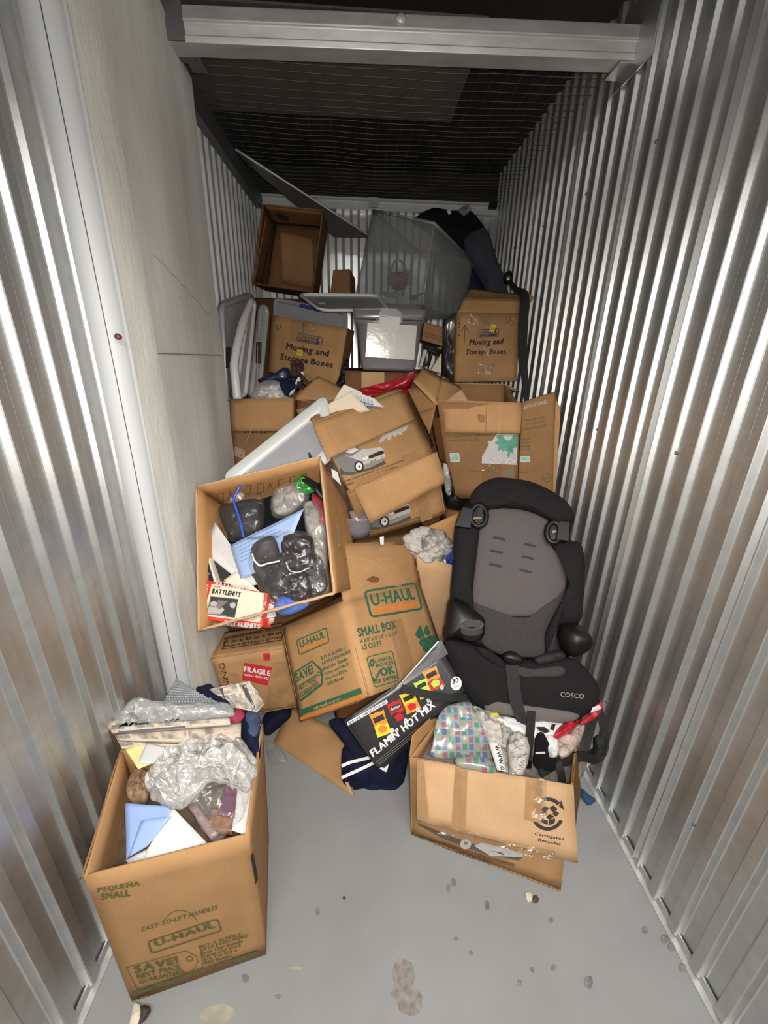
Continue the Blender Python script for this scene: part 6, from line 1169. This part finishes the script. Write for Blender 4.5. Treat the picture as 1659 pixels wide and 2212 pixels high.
mb = MB(); mb.puff(zp([(1058, 1548), (1100, 1552), (1155, 1560), (1216, 1564), (1224, 1580), (1190, 1592), (1150, 1592), (1110, 1580)], .385), .018, .02, .006, 26, 6, 8, sub=3, crease=.5); T.part('white_film', mb, pm('white_bag_film', (.70, .70, .70), .3, coat=.3))
mb = MB(); mb.puff(zp([(1204, 1574), (1224, 1562), (1252, 1556), (1240, 1574), (1212, 1590), (1196, 1592)], .392), .016, .02, .012, 24, 7, 7, sub=3, crease=.6, edge=.08); T.part('red_film', mb, RED)
fc = Face(*zp([(1150, 1592), (1210, 1588), (1214, 1562), (1150, 1558)], .402)); pr = Print(fc, .004); pr.poly(BLK, [(1158, 1572), (1176, 1572), (1188, 1582), (1178, 1586), (1164, 1580)]); pr.poly(BLK, [(1192, 1566), (1200, 1566), (1196, 1580), (1188, 1578)]); pr.poly(YEL, [(1060, 1542), (1074, 1542), (1078, 1548), (1064, 1548)]); add_print(T, pr, 'printed_marks'); T.done()
heap('red_white_sack', 'red and white sack corner poking out right of the child seat', 'bag', [(1254, 1560), (1272, 1544), (1290, 1524), (1298, 1512), (1300, 1534), (1284, 1552), (1264, 1562)], .42, RED, .015, .02, .010, 26, 8, .6, 7, 3, edge=.08)
mb = MB(); mb.slab(*zp([(1276, 1538), (1298, 1530), (1296, 1522), (1280, 1528)], .445), .004, 3, 3); one('white_sack_panel', 'small white panel on the sack corner beside the right wall', 'bag', mb, WHI)
heap('white_tissue', 'crumpled white tissue in the front right carton behind the buckle', 'paper', [(1168, 1590), (1186, 1584), (1204, 1600), (1206, 1626), (1196, 1634), (1178, 1614)], .37, PAPER, .018, .02, .010, 30, 9, .5, 8)
heap('pinkish_wrapping', 'crumpled pinkish packing paper at the right end of the front right carton', 'paper', [(1208, 1590), (1234, 1574), (1262, 1566), (1258, 1590), (1240, 1618), (1214, 1634), (1202, 1616)], .355, pm('pink_packing_paper', (.42, .33, .28), .85, var=.4, vscale=30), .02, .03, .016, 30, 10, .55, 9)
heap('blue_rag', 'small blue rag on the floor between front right carton and ribbed wall', 'cloth', [(1256, 1704), (1264, 1712), (1286, 1728), (1282, 1734), (1272, 1738), (1256, 1722)], .015, TEAL, .012, .012, .006, 40, 3, .4, 6, 3)
heap('dark_shoe', 'dark shoe lying on the floor under the fragile carton', 'shoe', [(566, 1560), (576, 1542), (600, 1532), (626, 1528), (628, 1544), (606, 1560), (580, 1580), (570, 1582)], .05, NAVY, .03, .05, .008, 20, 5, .3, 8, 3)
heap('clear_film_scrap', 'scrap of clear film on the floor right of the front left box', 'film', [(574, 1600), (590, 1606), (606, 1618), (620, 1640), (600, 1650), (580, 1640)], .015, FILM, .012, .012, .008, 40, 5, .5, 7, 3)
# floor litter
T = Thing('floor_litter', 'crumpled black and cream litter on the floor before the front left box', 'litter')
mb = MB(); mb.puff(zp([(284, 2190), (292, 2166), (308, 2180), (300, 2212), (280, 2216)], .014), .010, .012, .004, 60, 3, 6, sub=3); T.part('cream_scrap', mb, CREAM)
mb = MB(); mb.puff(zp([(304, 2176), (318, 2172), (326, 2182), (314, 2200), (300, 2214), (298, 2200)], .014), .012, .012, .006, 60, 5, 6, sub=3); T.part('dark_scrap', mb, pm('dark_litter', (.06, .04, .035), .7, var=.4, vscale=60)); T.done()
heap('pale_leaf', 'pale dry leaf on the floor in front of the front right carton', 'leaf', [(1134, 1930), (1142, 1926), (1150, 1932), (1150, 1944), (1140, 1948)], .004, GREEN_LEAF, .003, .003, .001, 60, 3, 0, 5, 3)
heap('brown_leaf', 'small dark brown leaf beside the pale leaf on the floor', 'leaf', [(1150, 1938), (1158, 1934), (1164, 1942), (1160, 1951), (1152, 1949)], .005, BROWNL, .004, .004, .001, 60, 4, 0, 5, 3)
heap('dark_crumb', 'tiny dark crumb on the floor left of the pale leaf', 'crumb', [(740, 1938), (745, 1936), (747, 1941), (743, 1944)], .003, BROWNL, .002, .002, 0, 60, 4, 0, 4, 2)

# ------------------------------------------------------------------ child seat
T = Thing('child_seat', 'black and grey child car seat leaning on the cartons, straps hanging down', 'child seat')
pc = P(1100, 1400, 1.13); pt = P(1130, 1060, 1.47); rg = _u([.945, -.32, -.06]); up = pt - pc; up = _u(up - rg * (up @ rg)); nb = _u(np.cross(rg, up)); nb = nb if nb @ (CAM - pc) > 0 else -nb
BK = lambda L, d=0.: [PL(x, y, pc + nb * d, nb) for x, y in L]
def seatp(name, ol, d, hf, hb, m, sub=None, pw=.5, wr=.0, rings=8, sp=4, label=None, sd=1):
    mb = MB(); mb.puff(BK(ol, d), hf, hb, wr, 14, sd, rings, sub=sp, pw=pw, toward=nb); return T.part(name, mb, m, sub=sub, label=label)
shell = [(1015, 1079), (1028, 1054), (1056, 1036), (1085, 1032), (1142, 1040), (1189, 1060), (1224, 1085), (1240, 1111), (1239, 1128), (1232, 1145), (1232, 1168), (1249, 1171), (1258, 1192), (1262, 1234), (1260, 1304), (1250, 1350), (1243, 1411), (1173, 1423), (1078, 1417), (1024, 1396), (961, 1380), (964, 1332), (972, 1291), (978, 1222), (982, 1177), (983, 1139), (996, 1101)]
seatp('back_shell', shell, -.03, .03, .10, BLKP, pw=.22)
seatp('head_pad', [(1013, 1084), (1028, 1054), (1056, 1037), (1085, 1033), (1142, 1041), (1189, 1061), (1224, 1086), (1240, 1112), (1237, 1128), (1224, 1132), (1200, 1130), (1170, 1117), (1142, 1105), (1097, 1098), (1060, 1101), (1036, 1098), (1020, 1092)], .01, .045, .03, CHAR, pw=.4)
gi = seatp('seat_insert', [(1056, 1101), (1097, 1098), (1142, 1105), (1186, 1128), (1190, 1177), (1214, 1203), (1224, 1241), (1221, 1272), (1202, 1304), (1180, 1324), (1142, 1332), (1097, 1332), (1059, 1323), (1021, 1301), (1021, 1253), (1029, 1177), (1034, 1146)], .0, .028, .03, MGRY, pw=.3, label='pale grey back insert')
seatp('lower_insert', [(1021, 1301), (1059, 1323), (1097, 1332), (1142, 1332), (1180, 1324), (1202, 1304), (1221, 1272), (1216, 1300), (1199, 1326), (1178, 1368), (1174, 1415), (1126, 1420), (1085, 1416), (1040, 1389), (1026, 1326)], .0, .020, .03, DGRY, pw=.25)
seatp('side_bolster', [(983, 1139), (1000, 1126), (1034, 1136), (1031, 1190), (1022, 1269), (1021, 1320), (1003, 1310), (974, 1294), (978, 1222)], .0, .055, .04, CHAR, pw=.4)
seatp('side_bolster', [(1190, 1178), (1217, 1168), (1249, 1172), (1259, 1195), (1261, 1234), (1258, 1304), (1250, 1345), (1205, 1353), (1180, 1408), (1176, 1370), (1205, 1310), (1222, 1272), (1223, 1234), (1213, 1199)], .0, .055, .04, CHAR, pw=.4)
for x, y in ((1078, 1162), (1145, 1177), (1073, 1191), (1140, 1204), (1070, 1220), (1135, 1233)):
    q = BK([(x - 13, y + 0), (x + 13, y + 6), (x + 14, y + 1), (x - 12, y - 5)], .0285); mb = MB(); mb.slab(*q, .006, out=nb); i = T.part('harness_slot', mb, DGRY, sub=gi)
    q = BK([(x - 10, y - 1), (x + 11, y + 3.5), (x + 11, y + 2), (x - 10, y - 2.5)], .030); mb = MB(); mb.slab(*q, .003, out=nb); T.part('slot_opening', mb, BLK, sub=gi)
def ringp(c, rx, ry, d, m, r=.010):
    mb = MB(); mb.tube(BK([(c[0] + rx * math.cos(a), c[1] + ry * math.sin(a)) for a in np.linspace(0, 2 * math.pi, 24, endpoint=False)], d), r, 8, closed=True); mb.puff(BK([(c[0] + rx * .9 * math.cos(a), c[1] + ry * .9 * math.sin(a)) for a in np.linspace(0, 2 * math.pi, 16, endpoint=False)], d - .004), .002, .02, sub=1, rings=4, toward=nb); return T.part('belt_guide', mb, m)
g = ringp((1034, 1114), 17, 23, .045, BLKP); mb = MB(); mb.slab(*BK([(984, 1136), (1016, 1140), (1022, 1100), (1000, 1096)], .062), .05, 3, 3, out=nb); T.part('guide_block', mb, BLKP, sub=g); mb = MB(); mb.slab(*BK([(1022, 1122), (1040, 1120), (1040, 1117), (1022, 1118)], .06), .01, out=nb); T.part('amber_latch', mb, pm('amber_latch', (.25, .15, .06), .4), sub=g)
mb = MB(); mb.slab(*BK([(1031, 1128), (1043, 1128), (1043, 1096), (1031, 1096)], .052), .01, out=nb); T.part('guide_bar', mb, BLKP, sub=g)
g = ringp((1196, 1150), 15, 22, .05, BLKP); mb = MB(); mb.slab(*BK([(1203, 1165), (1228, 1168), (1230, 1128), (1208, 1126)], .062), .05, 3, 3, out=nb); T.part('guide_block', mb, BLKP, sub=g); mb = MB(); mb.slab(*BK([(1192, 1152), (1202, 1150), (1202, 1146), (1192, 1146)], .06), .01, out=nb); T.part('white_latch', mb, GRY, sub=g)
# arm cups
mb = MB(); mb.puff(BK([(972, 1291), (1002, 1300), (1043, 1333), (1048, 1351), (1043, 1378), (1015, 1387), (983, 1379), (961, 1381), (963, 1335)], .02), .055, .05, sub=4, toward=nb, rings=8, pw=.35); i = T.part('arm_rest', mb, BLKP)
mb = MB(); mb.loft([BK([(1019 + r * math.cos(a), y + r * .40 * math.sin(a)) for a in np.linspace(0, 2 * math.pi, 24, endpoint=False)], dd) for r, y, dd in ((15, 1376, .055), (19, 1377, .07), (24, 1364, .085), (26, 1349, .09), (24, 1349, .09), (20, 1362, .078))]); T.part('cup_holder', mb, pm('cup_plastic', (.008, .0075, .007), .5), sub=i)
mb = MB(); mb.puff(BK([(1209, 1352), (1226, 1346), (1246, 1348), (1266, 1364), (1277, 1384), (1272, 1402), (1252, 1416), (1230, 1418), (1212, 1402), (1204, 1376)], .03), .075, .06, sub=4, toward=nb, rings=9, pw=.45); T.part('arm_rest', mb, BLKP)
# seat base
bb, bt = P(1150, 1556, .985), P(1110, 1425, 1.10); bu = bt - bb; bu = _u(bu - rg * (bu @ rg)); bn = _u(np.cross(rg, bu)); bn = bn if bn @ (CAM - bb) > 0 else -bn
BS = lambda L, d=0.: [PL(x, y, bb + bn * d, bn) for x, y in L]
base = [(961, 1384), (990, 1384), (1024, 1394), (1060, 1412), (1094, 1424), (1160, 1424), (1214, 1420), (1243, 1424), (1271, 1449), (1290, 1476), (1293, 1500), (1284, 1524), (1268, 1540), (1236, 1559), (1173, 1561), (1110, 1547), (1072, 1541), (1040, 1532), (1012, 1506), (985, 1460), (966, 1420)]
mb = MB(); mb.puff(BS(base), .045, .12, .006, 10, 3, 10, sub=4, toward=bn, pw=.33); T.part('seat_base', mb, CHAR)
mb = MB(); mb.puff(BS([(1046, 1509), (1090, 1514), (1129, 1519), (1189, 1525), (1225, 1534), (1252, 1545), (1234, 1559), (1173, 1561), (1110, 1548), (1052, 1537)], .024), .020, .03, sub=4, toward=bn, rings=6, pw=.35); T.part('front_panel', mb, PGRY, label='grey front panel')
mb = MB(); mb.puff(BS([(1116, 1440), (1150, 1444), (1205, 1438), (1222, 1449), (1205, 1462), (1142, 1463), (1116, 1456)], .05), .012, .02, .004, 30, 4, 6, sub=4, toward=bn); T.part('soft_flap', mb, DGRY)
mb = MB(); mb.puff(BS([(1030, 1398), (1056, 1404), (1090, 1430), (1086, 1444), (1060, 1430), (1036, 1412)], .04), .014, .02, .004, 30, 5, 6, sub=4, toward=bn); T.part('soft_flap', mb, CHAR)
mb = MB(); mb.puff(BS([(1086, 1412), (1104, 1406), (1124, 1416), (1130, 1432), (1108, 1436), (1090, 1428)], .055), .018, .02, .003, 40, 5, 6, sub=3, toward=bn); T.part('buckle', mb, BLKP)
mb = MB(); mb.puff(BS([(1156, 1420), (1190, 1408), (1214, 1406), (1222, 1420), (1190, 1432), (1160, 1434)], .05), .016, .02, .006, 40, 6, 6, sub=3, toward=bn); T.part('strap_bundle', mb, STRAP)
fc = Face(*BS([(1150, 1540), (1290, 1540), (1290, 1440), (1150, 1440)], .0)); pr = Print(fc, .048); pr.text('COSCO', pm('pale_brand_print', (.30, .26, .24), .6), (1203, 1498), (1252, 1503), (1204, 1488), lift=.0); add_print(T, pr, 'embroidered_name')
# straps
S = lambda L: [P(x, y, Y) for x, y, Y in L]
mb = MB(); mb.ribbon(BS([(1106, 1436), (1109, 1470), (1114, 1510), (1124, 1545)], .056) + S([(1134, 1580, .925), (1139, 1606, .90)]), [.042, .040, .040, .036, .026, .012], bn, .004); T.part('crotch_strap', mb, STRAP)
mb = MB(); mb.ribbon(S([(1148, 1536, .905), (1146, 1575, .885), (1141, 1620, .865), (1137, 1656, .85)]), .024, A3(-.2, -1, .4), .003); T.part('tail_strap', mb, STRAP)
mb = MB(); mb.slab(*S([(1127, 1660, .846), (1148, 1660, .846), (1149, 1645, .85), (1129, 1645, .85)]), .006); T.part('strap_end', mb, BLKP)
mb = MB(); mb.ribbon(S([(1008, 1508, .96), (976, 1507, .94), (930, 1501, .93), (868, 1487, .925)]), .022, A3(.1, -.7, .7), .003); T.part('side_strap', mb, STRAP)
mb = MB(); mb.ribbon(S([(1286, 1505, 1.02), (1298, 1545, .99), (1306, 1590, .96), (1303, 1622, .94), (1284, 1640, .92), (1258, 1633, .90), (1228, 1642, .885), (1198, 1652, .87), (1166, 1672, .85)]), [.022, .024, .026, .03, .032, .028, .026], A3(-.3, -1, .5), .004); T.part('loop_strap', mb, STRAP)
mb = MB(); mb.ribbon(S([(1204, 1646, .868), (1212, 1668, .85), (1216, 1700, .835)]), .022, A3(0, -1, .4), .003); T.part('tail_strap', mb, STRAP)
mb = MB(); mb.puff(S([(1158, 1590, .90), (1172, 1582, .90), (1184, 1602, .885), (1200, 1636, .87), (1196, 1664, .86), (1172, 1668, .86), (1152, 1650, .87), (1156, 1620, .88)]), .014, .015, .006, 30, 4, 7, sub=3); i = T.part('strap_pad', mb, BLKF)
mb = MB(); mb.slab(*S([(1157, 1629, .866), (1178, 1628, .866), (1178, 1625, .866), (1157, 1626, .866)]), .002); T.part('white_tag', mb, WHI, sub=i)
mb = MB(); mb.puff(S([(1284, 1592, .965), (1306, 1588, .965), (1312, 1610, .95), (1300, 1640, .93), (1276, 1648, .93), (1262, 1636, .93), (1282, 1620, .95)]), .014, .016, .005, 30, 5, 7, sub=3); T.part('strap_bundle', mb, STRAP); T.done()
